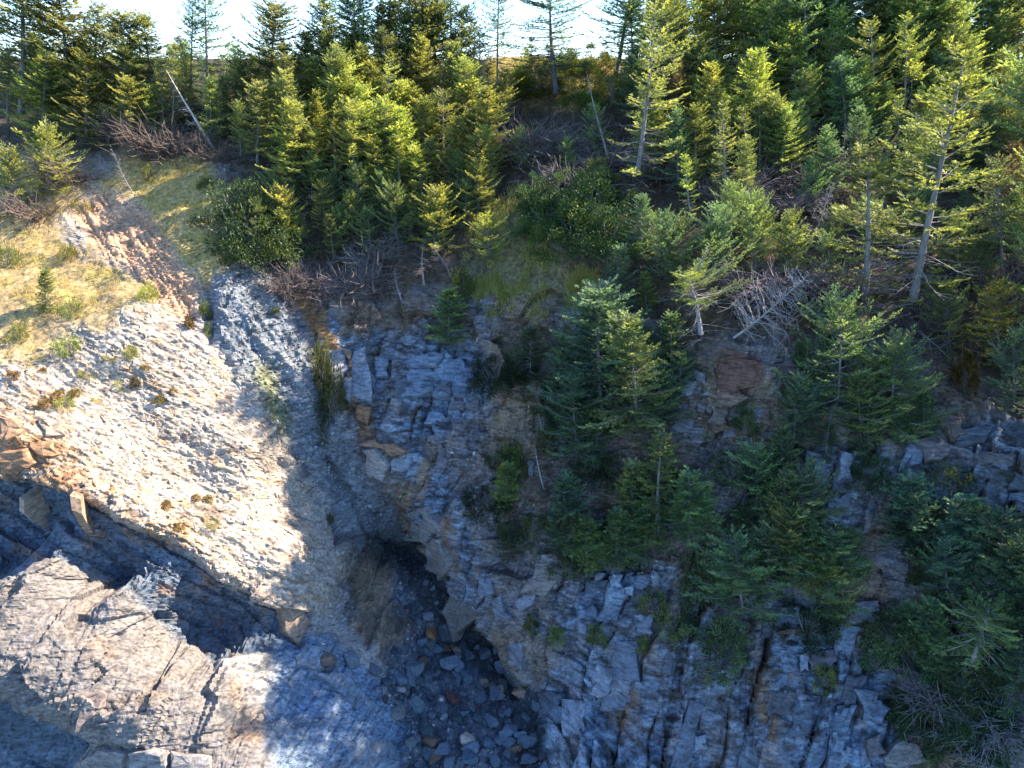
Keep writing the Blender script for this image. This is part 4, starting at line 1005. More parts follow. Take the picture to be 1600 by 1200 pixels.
# the cliff edge and the wall
T('wind', 1098, 535, 1080, 425, 'windswept spruce with smooth grey trunk and flat lit top on the cliff edge', wide=1.25, var=0, tint=Y_, bark=(1.5, 1.5, 1.6), spin=0)
fall = T('fallen', 1150, 535, 1215, 480, 'fallen dead spruce with a fan of bleached branches on the cliff edge', h=2.6, bark=(1.25, 1.25, 1.3))
P, _, _ = ground(1150, 530)
fall.matrix_world = Matrix.Translation(Vector(P) + Vector((0, 0, .2))) @ Matrix.Rotation(R(48), 4, 'Y') @ Matrix.Rotation(R(40), 4, 'Z') @ Matrix.Scale(.8, 4)
for i, (k, ub, vb, ut, vt, wd, ti, lb) in enumerate([
    ('dense', 945, 700, 945, 455, 1.15, B_, 'largest dark spruce on the cliff face, broad at its base'),
    ('dense', 993, 690, 994, 488, 1.0, (.95, 1, .95), 'dark spruce with lit tip beside the largest cliff face spruce'),
    ('low', 900, 720, 898, 590, .95, B_, 'dark spreading spruce at the lower left of the cliff face group'),
    ('low', 1030, 690, 1030, 580, .95, B_, 'dark spreading spruce at the lower right of the cliff face group'),
    ('dense', 960, 520, 962, 385, 1.0, B_, 'dark spruce at the cliff edge right of the grassy gap'),
    ('dense', 1012, 500, 1010, 425, 1.0, (1.1, 1.1, .8), 'olive spruce at the cliff edge left of the windswept one'),
    ('low', 880, 640, 880, 560, .8, B_, 'small dark spruce on the left flank of the cliff face group'),
    ('young', 700, 530, 698, 452, 1.5, (.85, 1, .95), 'small bushy spruce alone on the upper cliff left of centre'),
    ('young', 790, 795, 790, 725, 1.1, (1, 1.15, .8), 'small bright green spruce on the middle of the cliff face'),
    ('young', 882, 850, 880, 748, 1.2, B_, 'slender dark spruce low on the cliff, left of a pair'),
    ('young', 918, 885, 916, 812, 1.4, (.9, 1, .8), 'bushy small spruce just above the pale lower rocks'),
    ('young', 988, 840, 988, 730, 1.1, (1, 1, .9), 'left one of a pair of slim spruces low on the cliff'),
    ('slim', 1030, 850, 1030, 685, 1.2, (1, 1, .85), 'tall slim spruce with olive tip, right one of the low pair'),
    ('low', 1045, 840, 1048, 770, .7, B_, 'dark bushy spruce hugging the right side of the low pair'),
    ('low', 1310, 640, 1310, 470, .85, (.85, 1, 1), 'big dark spreading spruce on the cliff edge left of the leaning trunk'),
    ('low', 1395, 670, 1395, 535, .9, (.85, 1, 1), 'big dark spreading spruce below the leaning trunk'),
    ('low', 1345, 700, 1345, 590, .85, (.95, 1, .85), 'dark spruce with yellow flecked tips drooping over the cliff ledge'),
    ('low', 1255, 680, 1253, 590, .7, B_, 'dark low spruce at the left end of the cliff ledge group'),
    ('slim', 1250, 615, 1262, 530, .9, (.9, 1, .9), 'thin crooked spruce with white stem left of the ledge group'),
    ('low', 1560, 560, 1562, 440, .8, (1.5, 1.35, .7), 'sunlit bushy spruce on the cliff edge at the right'),
    ('low', 1585, 640, 1590, 520, .75, B_, 'dark spruce below the sunlit one at the right edge'),
    ('low', 1480, 545, 1480, 440, .7, (1, 1, .8), 'mid green spruce between the leaning trunk and the sunlit bush'),
    ('low', 1180, 810, 1178, 700, .95, (.8, 1, 1), 'dark spreading spruce in the middle of the right cliff face'),
    ('low', 1230, 850, 1228, 745, .7, (.9, 1, .9), 'dark spruce with bleached top on the right cliff face'),
    ('low', 1240, 905, 1240, 800, .75, (1.25, 1.15, .8), 'spruce shrub with lit yellow tips on the right cliff face'),
    ('low', 1295, 965, 1294, 870, .75, (1.05, 1.1, .8), 'lowest olive spruce shrub under the yellow tipped one'),
    ('young', 1430, 845, 1428, 745, 1.3, B_, 'small dark spruce on the right wall under the brown overhang'),
    ('young', 1510, 880, 1508, 775, 1.4, B_, 'dark spruce right of the small one under the brown overhang'),
    ('low', 1570, 910, 1572, 800, .8, B_, 'dark spreading spruce at the right edge low on the wall'),
    ('low', 1480, 950, 1480, 850, .8, B_, 'dark spreading spruce above the round bush at lower right'),
    ('low', 1545, 1000, 1546, 900, .75, B_, 'dark spruce behind the little white stemmed tree'),
    ('wind', 1508, 1055, 1530, 945, 1.0, (.9, 1, .9), 'little tree with a thin white stem in the lower right thicket'),
    ('young', 1595, 950, 1597, 860, 1.3, B_, 'small dark spruce at the right edge above the thicket'),
    ('low', 1590, 1090, 1592, 1000, .8, B_, 'dark spruce at the right edge of the lower thicket'),
]):
    T(k, ub, vb, ut, vt, lb, wide=wd, tint=ti, var=i, bark=(2.2, 2.1, 2.2) if 'white' in lb else None)
for i, (u, v, w_, h_, k, ti, lb) in enumerate([
    (1435, 1040, 82, 80, 'round', (.85, 1.05, .95), 'round dense spruce bush in the lower right of the cliff'),
    (1370, 1040, 56, 52, 'round', (.75, .95, .85), 'smaller round bush left of the dense round bush'),
    (1168, 668, 46, 44, 'round', (.45, .5, .4), 'dark round shrub under the red rock on the right cliff'),
    (1132, 1020, 80, 62, 'round', (.75, .95, .8), 'dark bushy shrub above the lower cliff columns'),
    (1120, 1040, 90, 26, 'mat', (.6, .75, .6), 'dark mat hanging below the bushy shrub over the columns'),
    (1350, 897, 30, 36, 'round', (.75, .95, .85), 'small round shrub beside the rock column at the right'),
    (1288, 1070, 40, 40, 'round', (1.1, 1.1, .7), 'bright little shrub in the rock hollow at lower right'),
    (1090, 895, 60, 34, 'mat', (.6, .7, .5), 'dark brown green mat above the bushy shrub'),
    (1120, 915, 60, 40, 'round', (.7, .9, .8), 'dark shrub below the mat on the lower right wall'),
    (1020, 945, 56, 24, 'mat', (.8, .8, .5), 'olive mat between pale blocks low on the cliff'),
    (1055, 985, 60, 26, 'mat', (.8, .8, .45), 'olive brown mat above the lower columns'),
    (905, 905, 34, 34, 'mat', (.55, .5, .4), 'dark rusty mat left of the pale blocks'),
    (828, 985, 26, 34, 'round', (.75, .7, .4), 'brownish plant on the cliff near the cove floor'),
    (868, 1000, 30, 26, 'round', (1.5, 1.7, .7), 'bright green plant on the cliff near the cove floor'),
    (932, 1000, 34, 34, 'round', (1, 1.1, .7), 'green plant right of the bright one near the cove'),
    (1005, 1012, 26, 22, 'round', (1, 1.1, .6), 'small green plant at the head of the lower columns'),
    (855, 700, 36, 44, 'round', (.8, .75, .4), 'mossy brown green shrub left of the cliff face spruces'),
    (800, 745, 60, 50, 'mat', (.75, .75, .45), 'mossy patch of shrub above the small bright spruce'),
    (835, 830, 44, 30, 'mat', (.8, .9, .5), 'low shrub left of the slender dark spruce'),
    (720, 460, 50, 42, 'round', (1.3, 1.2, .6), 'olive lit shrub above the lone upper cliff spruce'),
    (1510, 600, 40, 50, 'tuft', (1.3, 1.1, .5), 'yellow tussock with reddish leaves at the right cliff edge'),
    (1480, 1110, 130, 60, 'shrub', (.7, .9, .8), 'wide dark thicket under the white stemmed tree'),
    (1560, 1150, 120, 70, 'shrub', (.7, .9, .8), 'dark thicket in the bottom right corner'),
    (1420, 1130, 80, 50, 'shrub', (.7, .95, .85), 'dark thicket left of the bottom right corner'),
    (1500, 1170, 100, 50, 'shrub', (.6, .8, .7), 'lowest dark thicket over the bottom right boulders'),
    (1450, 910, 60, 60, 'round', (.5, .55, .3), 'brownish dark shrub above the round dense bush'),
    (1560, 1060, 80, 60, 'shrub', (.7, .85, .7), 'dark shrub right of the white stemmed tree'),
    (520, 640, 40, 70, 'mat', (.4, .42, .25), 'dark moss hanging in the cleft left of the pale rock'),
    (505, 590, 30, 60, 'mat', (.45, .45, .25), 'upper dark moss in the cleft beside the pale rock'),
]):
    P, _, _ = ground(u, v); s = P[1] * CP - (P[2] - CAM_H) * SP
    h = h_ / FPX * s; pr = PROTO[k]; b0 = {'round': .9, 'mat': 1.0, 'young': 1.05, 'tuft': .8, 'shrub': 1.0}[k]
    T(k, u, v, u, 0, lb, h=h, wide=(w_ / 2 / FPX * s / b0) / (h / pr[i % len(pr)][3]), tint=ti, var=i)
for i, (u, v, vt, wd, ti, lb) in enumerate([(585, 455, 395, 1.3, (.9, .85, .9), 'lilac grey dead twigs along the cliff edge, left'), (545, 440, 390, 1.2, (.8, .7, .7), 'brown grey dead twigs above the ochre rock edge'), (625, 465, 420, 1.3, (1, .95, 1), 'lilac grey dead twigs along the cliff edge, middle'),
        (660, 440, 375, 1.3, (.85, .8, .8), 'dead twigs under the broad lit spruce'), (490, 440, 395, 1.1, (.75, .62, .55), 'brown dead twigs at the head of the ochre edge'), (700, 430, 375, 1.1, (.8, .75, .75), 'dead twigs above the olive lit shrub'),
        (845, 690, 640, .9, (1, 1, 1.05), 'pale fallen twigs left of the cliff face spruces'), (1545, 1110, 1070, 1.6, (.75, .78, .85), 'blue grey bare brush in the lower right thicket'), (1470, 1080, 1045, 1.4, (.8, .8, .85), 'bare brush below the round dense bush'), (1215, 800, 740, .5, (1.2, 1.15, 1.0), 'bleached bare top in the middle of the right cliff face'),
        (440, 450, 400, 1.0, (.7, .6, .55), 'dry brush under the dark leafy shrub'), (580, 400, 355, 1.2, (.6, .58, .58), 'dark bare brush inside the stand above the cliff'), (620, 390, 345, 1.2, (.6, .58, .58), 'dark bare brush behind the lilac twigs')]):
    T('dead' if i % 3 != 1 and 'twigs' in lb else 'brush', u, v, u + (i % 5 - 2) * 9, vt, lb, wide=wd * (1.5 if i % 3 != 1 and 'twigs' in lb else .85), var=i, bark=ti)
T('bare', 850, 760, 838, 700, 'little white dead snag on the cliff face', bark=(1.2, 1.2, 1.2), wide=1.4)
# trees behind, seen only as tops and trunks through the front rows
rb = random.Random(5)
for i in range(26):
    u = 20 + i * 62 + rb.uniform(-18, 18)
    if u < 960: continue
    yy = rb.uniform(49, 56); s = (yy * CP + .6 * SP); x = (u - 800) / FPX * s
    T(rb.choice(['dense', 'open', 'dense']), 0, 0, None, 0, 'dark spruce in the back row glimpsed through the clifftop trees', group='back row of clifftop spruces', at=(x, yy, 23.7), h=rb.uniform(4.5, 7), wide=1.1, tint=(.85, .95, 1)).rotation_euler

rf = random.Random(21)
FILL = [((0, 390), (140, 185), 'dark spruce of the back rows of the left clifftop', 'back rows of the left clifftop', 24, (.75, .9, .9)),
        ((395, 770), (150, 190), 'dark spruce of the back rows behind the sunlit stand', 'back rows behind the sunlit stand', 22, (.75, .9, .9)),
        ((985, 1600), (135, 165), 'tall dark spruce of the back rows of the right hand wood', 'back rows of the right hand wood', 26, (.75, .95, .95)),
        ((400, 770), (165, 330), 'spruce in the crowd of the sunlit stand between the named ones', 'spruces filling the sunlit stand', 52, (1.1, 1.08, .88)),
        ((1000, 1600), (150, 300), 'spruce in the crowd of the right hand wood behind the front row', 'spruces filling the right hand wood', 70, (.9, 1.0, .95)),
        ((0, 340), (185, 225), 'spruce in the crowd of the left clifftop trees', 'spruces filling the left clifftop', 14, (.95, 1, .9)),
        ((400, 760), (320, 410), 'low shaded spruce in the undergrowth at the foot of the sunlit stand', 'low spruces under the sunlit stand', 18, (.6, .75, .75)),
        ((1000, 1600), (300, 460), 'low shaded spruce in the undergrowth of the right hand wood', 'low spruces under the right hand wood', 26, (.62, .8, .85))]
for (ua, ub_), (va, vb_), lb, gr, n_, ti in FILL:
    for i in range(n_):
        u = ua + (i + rf.random()) / n_ * (ub_ - ua); v = rf.uniform(va, vb_)
        low = 'undergrowth' in lb
        hh = rf.uniform(55, 95) if low else (rf.uniform(80, 140) if v > 215 else rf.uniform(90, max(100, min(150, v - 55)) if u < 960 else v + 45))
        f = rf.uniform(.85, 1.15)
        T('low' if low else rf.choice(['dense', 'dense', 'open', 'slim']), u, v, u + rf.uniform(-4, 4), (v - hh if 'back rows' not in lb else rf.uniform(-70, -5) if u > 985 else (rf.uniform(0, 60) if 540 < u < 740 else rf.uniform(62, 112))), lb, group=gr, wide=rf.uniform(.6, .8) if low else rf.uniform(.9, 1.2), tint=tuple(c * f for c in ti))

# scrub on the rock
for (ua, ub_), (va, vb_), lb, gr, n_ in [((1010, 1600), (700, 1010), 'dark low scrub clinging to the right cliff face between the spruces', 'scrub on the right cliff face', 32),
        ((760, 1010), (560, 900), 'dark low scrub on the middle cliff face round the spruces', 'scrub on the middle cliff face', 26),
        ((1390, 1600), (960, 1190), 'dark scrub of the thicket in the lower right', 'scrub of the lower right thicket', 22)]:
    for i in range(n_):
        u = ua + (i + rf.random()) / n_ * (ub_ - ua); v = rf.uniform(va, vb_)
        k = rf.choice(['mat', 'round', 'mat', 'shrub', 'low'])
        w_ = rf.uniform(36, 90); f = rf.uniform(.45, .85)
        P, _, _ = ground(u, v); s = P[1] * CP - (P[2] - CAM_H) * SP
        hk = {'mat': .32, 'round': .55, 'shrub': .6, 'low': .9}[k]
        h = w_ * hk * rf.uniform(.8, 1.2) / FPX * s
        b0 = {'round': .9, 'mat': 1.0, 'shrub': 1.0, 'low': 2.4}[k]; vi = rf.randrange(2)
        T(k, u, v, u + rf.uniform(-6, 6), 0, lb, group=gr, h=h, wide=(w_ / 2 / FPX * s / b0) / (h / PROTO[k][vi][3]), tint=(f * .9, f, f * 1.05), var=vi)

for i, (u, v, vt) in enumerate([(1640, 330, 90), (1690, 420, 200), (1650, 520, 330), (1720, 560, 350), (1760, 460, 220), (1700, 300, 60), (1640, 430, 240), (1780, 620, 420)]):  # trees added past the right border so their shadows fall on the cliff
    T('dense' if i % 2 else 'low', u, v, u, vt, 'spruce of the wood\'s edge beside the right border of the view', group='spruces along the right border', wide=1.1 if i % 2 else .8, tint=(.8, .95, .9), var=i)

for (ua, ub_), (va, vb_), lb, gr, n_ in [((880, 1070), (560, 740), 'dark spruce merging into the dense group on the middle of the cliff face', 'spruces of the cliff face group', 12),
        ((1150, 1310), (730, 970), 'dark spruce merging into the group on the right cliff face', 'spruces on the right cliff face', 6),
        ((1220, 1460), (560, 710), 'dark spruce in the drooping row along the right cliff edge', 'spruces along the right cliff edge', 10),
        ((1420, 1600), (800, 1130), 'dark spruce in the mass at the lower right of the cliff', 'spruces of the lower right mass', 6)]:
    for i in range(n_):
        u = ua + (i + rf.random()) / n_ * (ub_ - ua); v = rf.uniform(va, vb_)
        T(rf.choice(['low', 'dense', 'low', 'young']), u, v, u + rf.uniform(-6, 6), v - rf.uniform(60, 120), lb, group=gr, wide=rf.uniform(.8, 1.1), tint=(.7, .9, 1.0))

for i in range(15):
    u = 775 + i * 14 + rf.uniform(-5, 5); v = rf.uniform(102, 165)
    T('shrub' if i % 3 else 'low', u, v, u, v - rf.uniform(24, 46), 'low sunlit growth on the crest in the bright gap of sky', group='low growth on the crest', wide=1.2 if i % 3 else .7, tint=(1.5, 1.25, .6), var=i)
for i, (u, v, vt) in enumerate([(1690, 640, 470), (1680, 740, 590), (1690, 830, 680), (1680, 930, 790), (1690, 1000, 850), (1685, 1090, 950)]):  # more trees added past the border to keep sun off the lower wall
    T('dense' if i % 2 else 'low', u, v, u, vt, 'spruce of the cliff wood added past the right border to cast shade', group='spruces along the right border', wide=1.1 if i % 2 else .85, tint=(.6, .75, .8), var=i)

for (ua, ub_), (va, vb_), n_ in [((40, 330), (530, 650), 12), ((250, 350), (770, 840), 5), ((0, 120), (560, 620), 3)]:
    for i in range(n_):
        u = ua + (i + rf.random()) / n_ * (ub_ - ua); v = rf.uniform(va, vb_)
        if u > 230 and v < 560 + (u - 230) * 0.3 and va == 530: continue
        P, _, _ = ground(u, v); s = P[1] * CP - (P[2] - CAM_H) * SP; w_ = rf.uniform(7, 15); k = rf.choice(['tuft', 'tuft', 'mat'])
        h = w_ * (.7 if k == 'tuft' else .45) / FPX * s
        T(k, u, v, u, 0, 'small dry tuft growing in the pale shingle', group='dry tufts on the pale shingle', h=h, wide=1.0, tint=rf.choice([(2.2, 1.7, 1.2), (2.4, 2.1, 1.3), (2.0, 2.0, 1.0)]) if k == 'tuft' else (1.6, 1.5, .8))

for ub, vb, vt, lb in [(1072, 865, 735, 'dark full spruce right of the tall slim one low on the cliff'), (1008, 875, 780, 'dark spruce crowding the feet of the slim pair low on the cliff'), (962, 880, 790, 'dark spruce left of the slim pair low on the cliff')]:
    T('dense', ub, vb, ub, vt, lb, wide=1.25, tint=(.75, .95, .95))

for ub, vb, vt, lb in [(812, 262, 200, 'dark spruce at the left rim of the gap under the tall skyline trunk'), (930, 235, 165, 'small dark spruce between the bare sapling and the large layered spruce'), (885, 262, 215, 'low dark spruce above the dark leafy thicket of the gap')]:
    T('low', ub, vb, ub, vt, lb, wide=.8, tint=(.85, 1.0, .9))

# a crowd tree is told apart by the named tree beside it where there is one
TREES = ('dense', 'open', 'slim', 'low', 'young', 'tall')
named = [q for q in PLANTED if not q[2] and q[3] in TREES + ('brown', 'wind', 'dead') and len(q[1].split()) <= 11]
used_label = set(q[1] for q in PLANTED)
for root, label, group, kind, cu, cv in PLANTED:
    if not group or kind not in TREES or 'spruce' not in label or cu > 1600 or cu < 0: continue
    for q in sorted(named, key=lambda q: (q[4] - cu) ** 2 + (q[5] - cv) ** 2)[:5]:
        du, dv = cu - q[4], cv - q[5]
        if math.hypot(du, dv) > 95: break
        rel = ('left of' if du < 0 else 'right of') if abs(du) > abs(dv) else ('above' if dv < 0 else 'below')
        lb = ('low spruce ' if kind in ('low', 'young') else 'spruce ') + 'just ' + rel + ' the ' + q[1]
        if lb not in used_label and len(lb.split()) <= 16:
            root['label'] = lb; used_label.add(lb); break


# ------------------------------------------------------------------ loose and standing rock
import bmesh
def stone_material(name, sc=(1, 1, 1), rough=0.8, bump=.5):
    m, t, bs = new_mat(name)
    oi = nd(t, 'ShaderNodeObjectInfo'); geo = nd(t, 'ShaderNodeTexCoord'); mp = nd(t, 'ShaderNodeMapping'); mp.inputs['Scale'].default_value = sc
    t.links.new(geo.outputs['Object'], mp.inputs[0])
    ad = nd(t, 'ShaderNodeVectorMath', operation='ADD'); t.links.new(mp.outputs[0], ad.inputs[0]); t.links.new(oi.outputs['Random'], ad.inputs[1])
    n1 = nd(t, 'ShaderNodeTexNoise'); n1.inputs['Scale'].default_value = 4; n1.inputs['Detail'].default_value = 8; n1.inputs['Roughness'].default_value = .68
    t.links.new(ad.outputs[0], n1.inputs['Vector'])
    c = mixc(t, 'MULTIPLY', 1.0, oi.outputs['Color'], ramp(t, n1.outputs[0], [(0.3, (.38, .36, .36)), (0.48, (.9, .9, .9)), (0.72, (1.4, 1.4, 1.4))]))
    t.links.new(c, bs.inputs['Base Color']); bs.inputs['Roughness'].default_value = rough; bs.inputs['Specular IOR Level'].default_value = .3
    bp = nd(t, 'ShaderNodeBump'); bp.inputs['Strength'].default_value = bump; bp.inputs['Distance'].default_value = .08
    t.links.new(n1.outputs[0], bp.inputs['Height']); t.links.new(bp.outputs[0], bs.inputs['Normal'])
    return m
M_stone = stone_material('loose_stone')
M_bed = stone_material('bedded_block', (.6, .6, 3.0))
def hull_mesh(name, seed, dims, n=14, bevel=0.05, boxy=.5, mat=None):
    rng = np.random.default_rng(seed)
    p = rng.uniform(-1, 1, (n, 3))
    p = p / np.maximum(np.abs(p).max(1, keepdims=True), 1e-6) * rng.uniform(.75, 1, (n, 1)) * boxy + unit(p) * (1 - boxy)
    p = p * np.array(dims)
    bm = bmesh.new()
    for q in p: bm.verts.new(q)
    r = bmesh.ops.convex_hull(bm, input=bm.verts)
    bmesh.ops.delete(bm, geom=[v for v in bm.verts if not v.link_faces], context='VERTS')
    bmesh.ops.dissolve_limit(bm, angle_limit=R(14), verts=bm.verts, edges=bm.edges)
    if bevel: bmesh.ops.bevel(bm, geom=bm.edges[:], offset=bevel * min(dims), segments=1, profile=.6, affect='EDGES')
    me = bpy.data.meshes.new(name); bm.to_mesh(me); bm.free()
    me.materials.append(mat or M_stone)
    return me
BOULD = [hull_mesh('boulder', 300 + i, (1, .75, .5), 14, .09, .6) for i in range(9)]
FLAKE = [hull_mesh('stone', 330 + i, (1, .6, .22), 10, 0.0, .5) for i in range(9)]
ro = np.random.default_rng(77)
def facing(nv, a):
    """a rotation whose z follows the ground's normal, turned by a about it"""
    z = Vector(nv).normalized(); x = Vector((1, 0, 0)) - z * z.x; x.normalize(); y = z.cross(x)
    return Matrix((x, y, z)).transposed().to_4x4() @ Matrix.Rotation(a, 4, 'Z')

# boulders on the cove floor: u, v, width in pixels, shape, colour, label
BL = [
 (711, 1090, 33, 0, (.115, .065, .055), 'dark red brown block on the cove floor'),
 (728, 1156, 32, 1, (.48, .40, .32), 'pale cream boulder with rusty top near the bottom of the cove'),
 (703, 1036, 38, 2, (.17, .21, .24), 'tilted blue grey slab near the wall, middle of the cove'),
 (729, 1056, 36, 3, (.075, .11, .14), 'flat dark blue slab below the tilted blue grey slab'),
 (649, 1100, 37, 4, (.12, .16, .17), 'large rounded greenish grey boulder left of the red brown block'),
 (667, 1139, 36, 5, (.05, .075, .08), 'dark square block left of the thin pale shard'),
 (645, 1045, 36, 6, (.12, .155, .18), 'blue grey block at the upper left of the boulder field'),
 (619, 1058, 22, 7, (.11, .145, .17), 'small grey block left of the upper left blue grey block'),
 (672, 988, 28, 8, (.27, .13, .06), 'rust orange wedge at the top of the boulder field'),
 (696, 993, 42, 0, (.06, .075, .085), 'long dark slab beside the rust orange wedge'),
 (692, 1121, 18, 2, (.24, .245, .24), 'thin pale triangular shard beside the pale cream boulder'),
 (690, 1095, 9, 1, (.75, .74, .72), 'tiny white stone left of the red brown block'),
 (787, 1072, 36, 3, (.03, .038, .045), 'dark boulder under the right wall of the cove'),  # near-black base colour
 (731, 1184, 36, 4, (.07, .11, .14), 'dark blue boulder at the bottom of the cove'),
 (760, 1163, 22, 5, (.09, .13, .17), 'small blue boulder right of the pale cream boulder'),
 (773, 1190, 26, 6, (.08, .12, .15), 'blue boulder in the bottom right of the cove floor'),
 (713, 1127, 26, 7, (.05, .075, .08), 'dark block under the red brown block'),
 (626, 1077, 18, 8, (.33, .32, .30), 'small pale stone at the left of the boulder field'),
 (620, 1112, 30, 1, (.14, .15, .15), 'grey block against the left plates of the cove'),
 (655, 1067, 20, 2, (.06, .09, .10), 'small dark stone between the two blue grey blocks'),
 (668, 1010, 24, 3, (.08, .09, .09), 'dark stone under the rust orange wedge'),
 (720, 1015, 30, 4, (.04, .05, .06), 'black slab under the wall beside the tilted slab'),  # almost black tone
 (670, 962, 24, 5, (.16, .18, .20), 'grey stone at the top of the boulder field by the wall'),
 (745, 1105, 16, 6, (.10, .07, .06), 'small brown stone right of the red brown block'),
 (668, 1178, 28, 7, (.09, .12, .14), 'grey blue boulder at the bottom left of the boulder field'),
 (640, 1160, 22, 8, (.12, .14, .15), 'grey stone above the bottom left boulder'),
 (700, 1192, 24, 0, (.10, .13, .15), 'boulder cut by the bottom edge of the view'),
 (810, 1130, 30, 1, (.035, .042, .05), 'black wet boulder deep under the wall\'s foot'),  # close to black all over
 (515, 1035, 40, 2, (.10, .09, .08), 'brown grey block at the left edge of the cove above the plates'),
 (548, 1028, 36, 3, (.16, .19, .22), 'pale blue block next to the brown grey one above the plates'),
 (585, 1045, 26, 5, (.10, .12, .14), 'grey block between the plates and the boulder field'),
]
def boulder(u, v, w_, shp, colr_, label, group=None, sink=.25):
    P, Nn, _ = ground(u, v); s = P[1] * CP - (P[2] - CAM_H) * SP
    r = w_ / 2 / FPX * s
    o = bpy.data.objects.new('boulder', BOULD[shp % len(BOULD)]); COL.objects.link(o)
    nv = unit(Nn * .6 + np.array((0, 0, .6)) + ro.normal(0, .15, 3))
    o.matrix_world = Matrix.Translation(Vector(P + nv * r * (.5 - sink))) @ facing(nv, ro.uniform(0, 6.28)) @ Matrix.Diagonal((r, r * ro.uniform(.9, 1.2), r * ro.uniform(.9, 1.3), 1))
    o.color = (*colr_, 1); o['label'] = label; o['category'] = 'boulder'
    if group: o['group'] = group
for b in BL: boulder(*b)
k = 0
while k < 62:
    u, v = ro.uniform(600, 860), ro.uniform(930, 1215)
    if not (Z_floor[np.unravel_index(ground(u, v)[2], (NB, NS))] > .5): continue
    c = ro.uniform(.07, .19); t_ = ro.random()
    boulder(u, v, ro.uniform(17, 34), int(ro.integers(0, 9)), (c * (1.5 if t_ < .1 else .78), c, c * (.7 if t_ < .1 else 1.25)), 'blue grey angular block in the heap of blocks filling the cove floor', 'blocks on the cove floor'); k += 1
k = 0
while k < 95:
    u, v = ro.uniform(560, 860), ro.uniform(900, 1215)
    if not (Z_floor[np.unravel_index(ground(u, v)[2], (NB, NS))] > .6): continue
    c = ro.choice([.05, .08, .12, .17]); t_ = ro.random()
    boulder(u, v, ro.uniform(7, 19), int(ro.integers(0, 9)), (c * (1.25 if t_ < .12 else .85), c, c * (.75 if t_ < .12 else 1.15)), 'one of the small grey stones strewn between the cove\'s boulders', 'small stones on the cove floor'); k += 1

# pieces standing proud of the rock: an outline on the rock face, pushed out and given its thickness
def rock_piece(name, parent, poly, push, col_, mat, depth=.5, bev=.16, label=None, tilt=(0, 0), own=.5):
    push *= .6
    poly = [(float(u), float(v)) for u, v in poly]
    out = []
    for i in range(len(poly)):                              # rougher outline: broken edges
        (x0, y0), (x1, y1) = poly[i], poly[(i + 1) % len(poly)]
        l = math.hypot(x1 - x0, y1 - y0); k = 1 if l < 22 else 2
        out.append((x0, y0))
        for q in range(1, k + 1):
            t = q / (k + 1) + ro.uniform(-.12, .12); out.append((x0 + (x1 - x0) * t + ro.normal(0, .05) * l, y0 + (y1 - y0) * t + ro.normal(0, .05) * l))
    G = [ground(u, v) for u, v in out]
    pts = np.array([g_[0] for g_ in G], float); under = np.mean([flatC[g_[2]] for g_ in G], 0)
    nv = unit(np.mean([g_[1] for g_ in G], axis=0)); cen0 = pts.mean(0)
    d = (pts - cen0) @ nv
    pts = pts - np.outer(d * .7, nv)                       # flatten onto its own plane
    ex = unit(np.cross(nv, (0, 0, 1.0))); ey = np.cross(nv, ex)
    off = push + ((pts - cen0) @ ex) * tilt[0] + ((pts - cen0) @ ey) * tilt[1]
    m = len(pts)
    fr = pts + nv * (off + ro.normal(0, .03, m))[:, None]; cen = fr.mean(0)
    inn = cen + (fr - cen) * (1 - bev * ro.uniform(.5, 1.5, (m, 1))) + nv * ro.uniform(.0, .09, (m, 1))
    bk = cen + (fr - cen) * 1.12 - nv * (depth + push)
    vv = np.vstack([bk, fr, inn, (inn.mean(0) + nv * ro.uniform(-.03, .04))[None]])
    f = []
    for i in range(m):
        j = (i + 1) % m
        f += [(i, j, m + j), (i, m + j, m + i), (m + i, m + j, 2 * m + j), (m + i, 2 * m + j, 2 * m + i), (2 * m + i, 2 * m + j, 3 * m)]
    a, b, c = vv[2 * m], vv[2 * m + m // 3], vv[2 * m + 2 * m // 3]
    if np.dot(np.cross(b - a, c - a), nv) < 0: f = [(q, p, r) for p, q, r in f]
    col_ = np.array(col_) * own + under * (1 - own)
    cv = np.clip(col_[None] * ro.uniform(.82, 1.18, (len(vv), 1)), .02, .6)
    me = mesh_np(name, vv - cen, f, mat, {'albedo': cv})
    o = link(name, me, parent); o.location = cen
    if label: o['label'] = label
    return o
CL, RS = STRUCT['cliff'], STRUCT['rock_slope']
PALE, SLT, DRK, OCH, BRN = (.31, .37, .44), (.15, .205, .28), (.065, .085, .11), (.36, .19, .07), (.15, .10, .075)
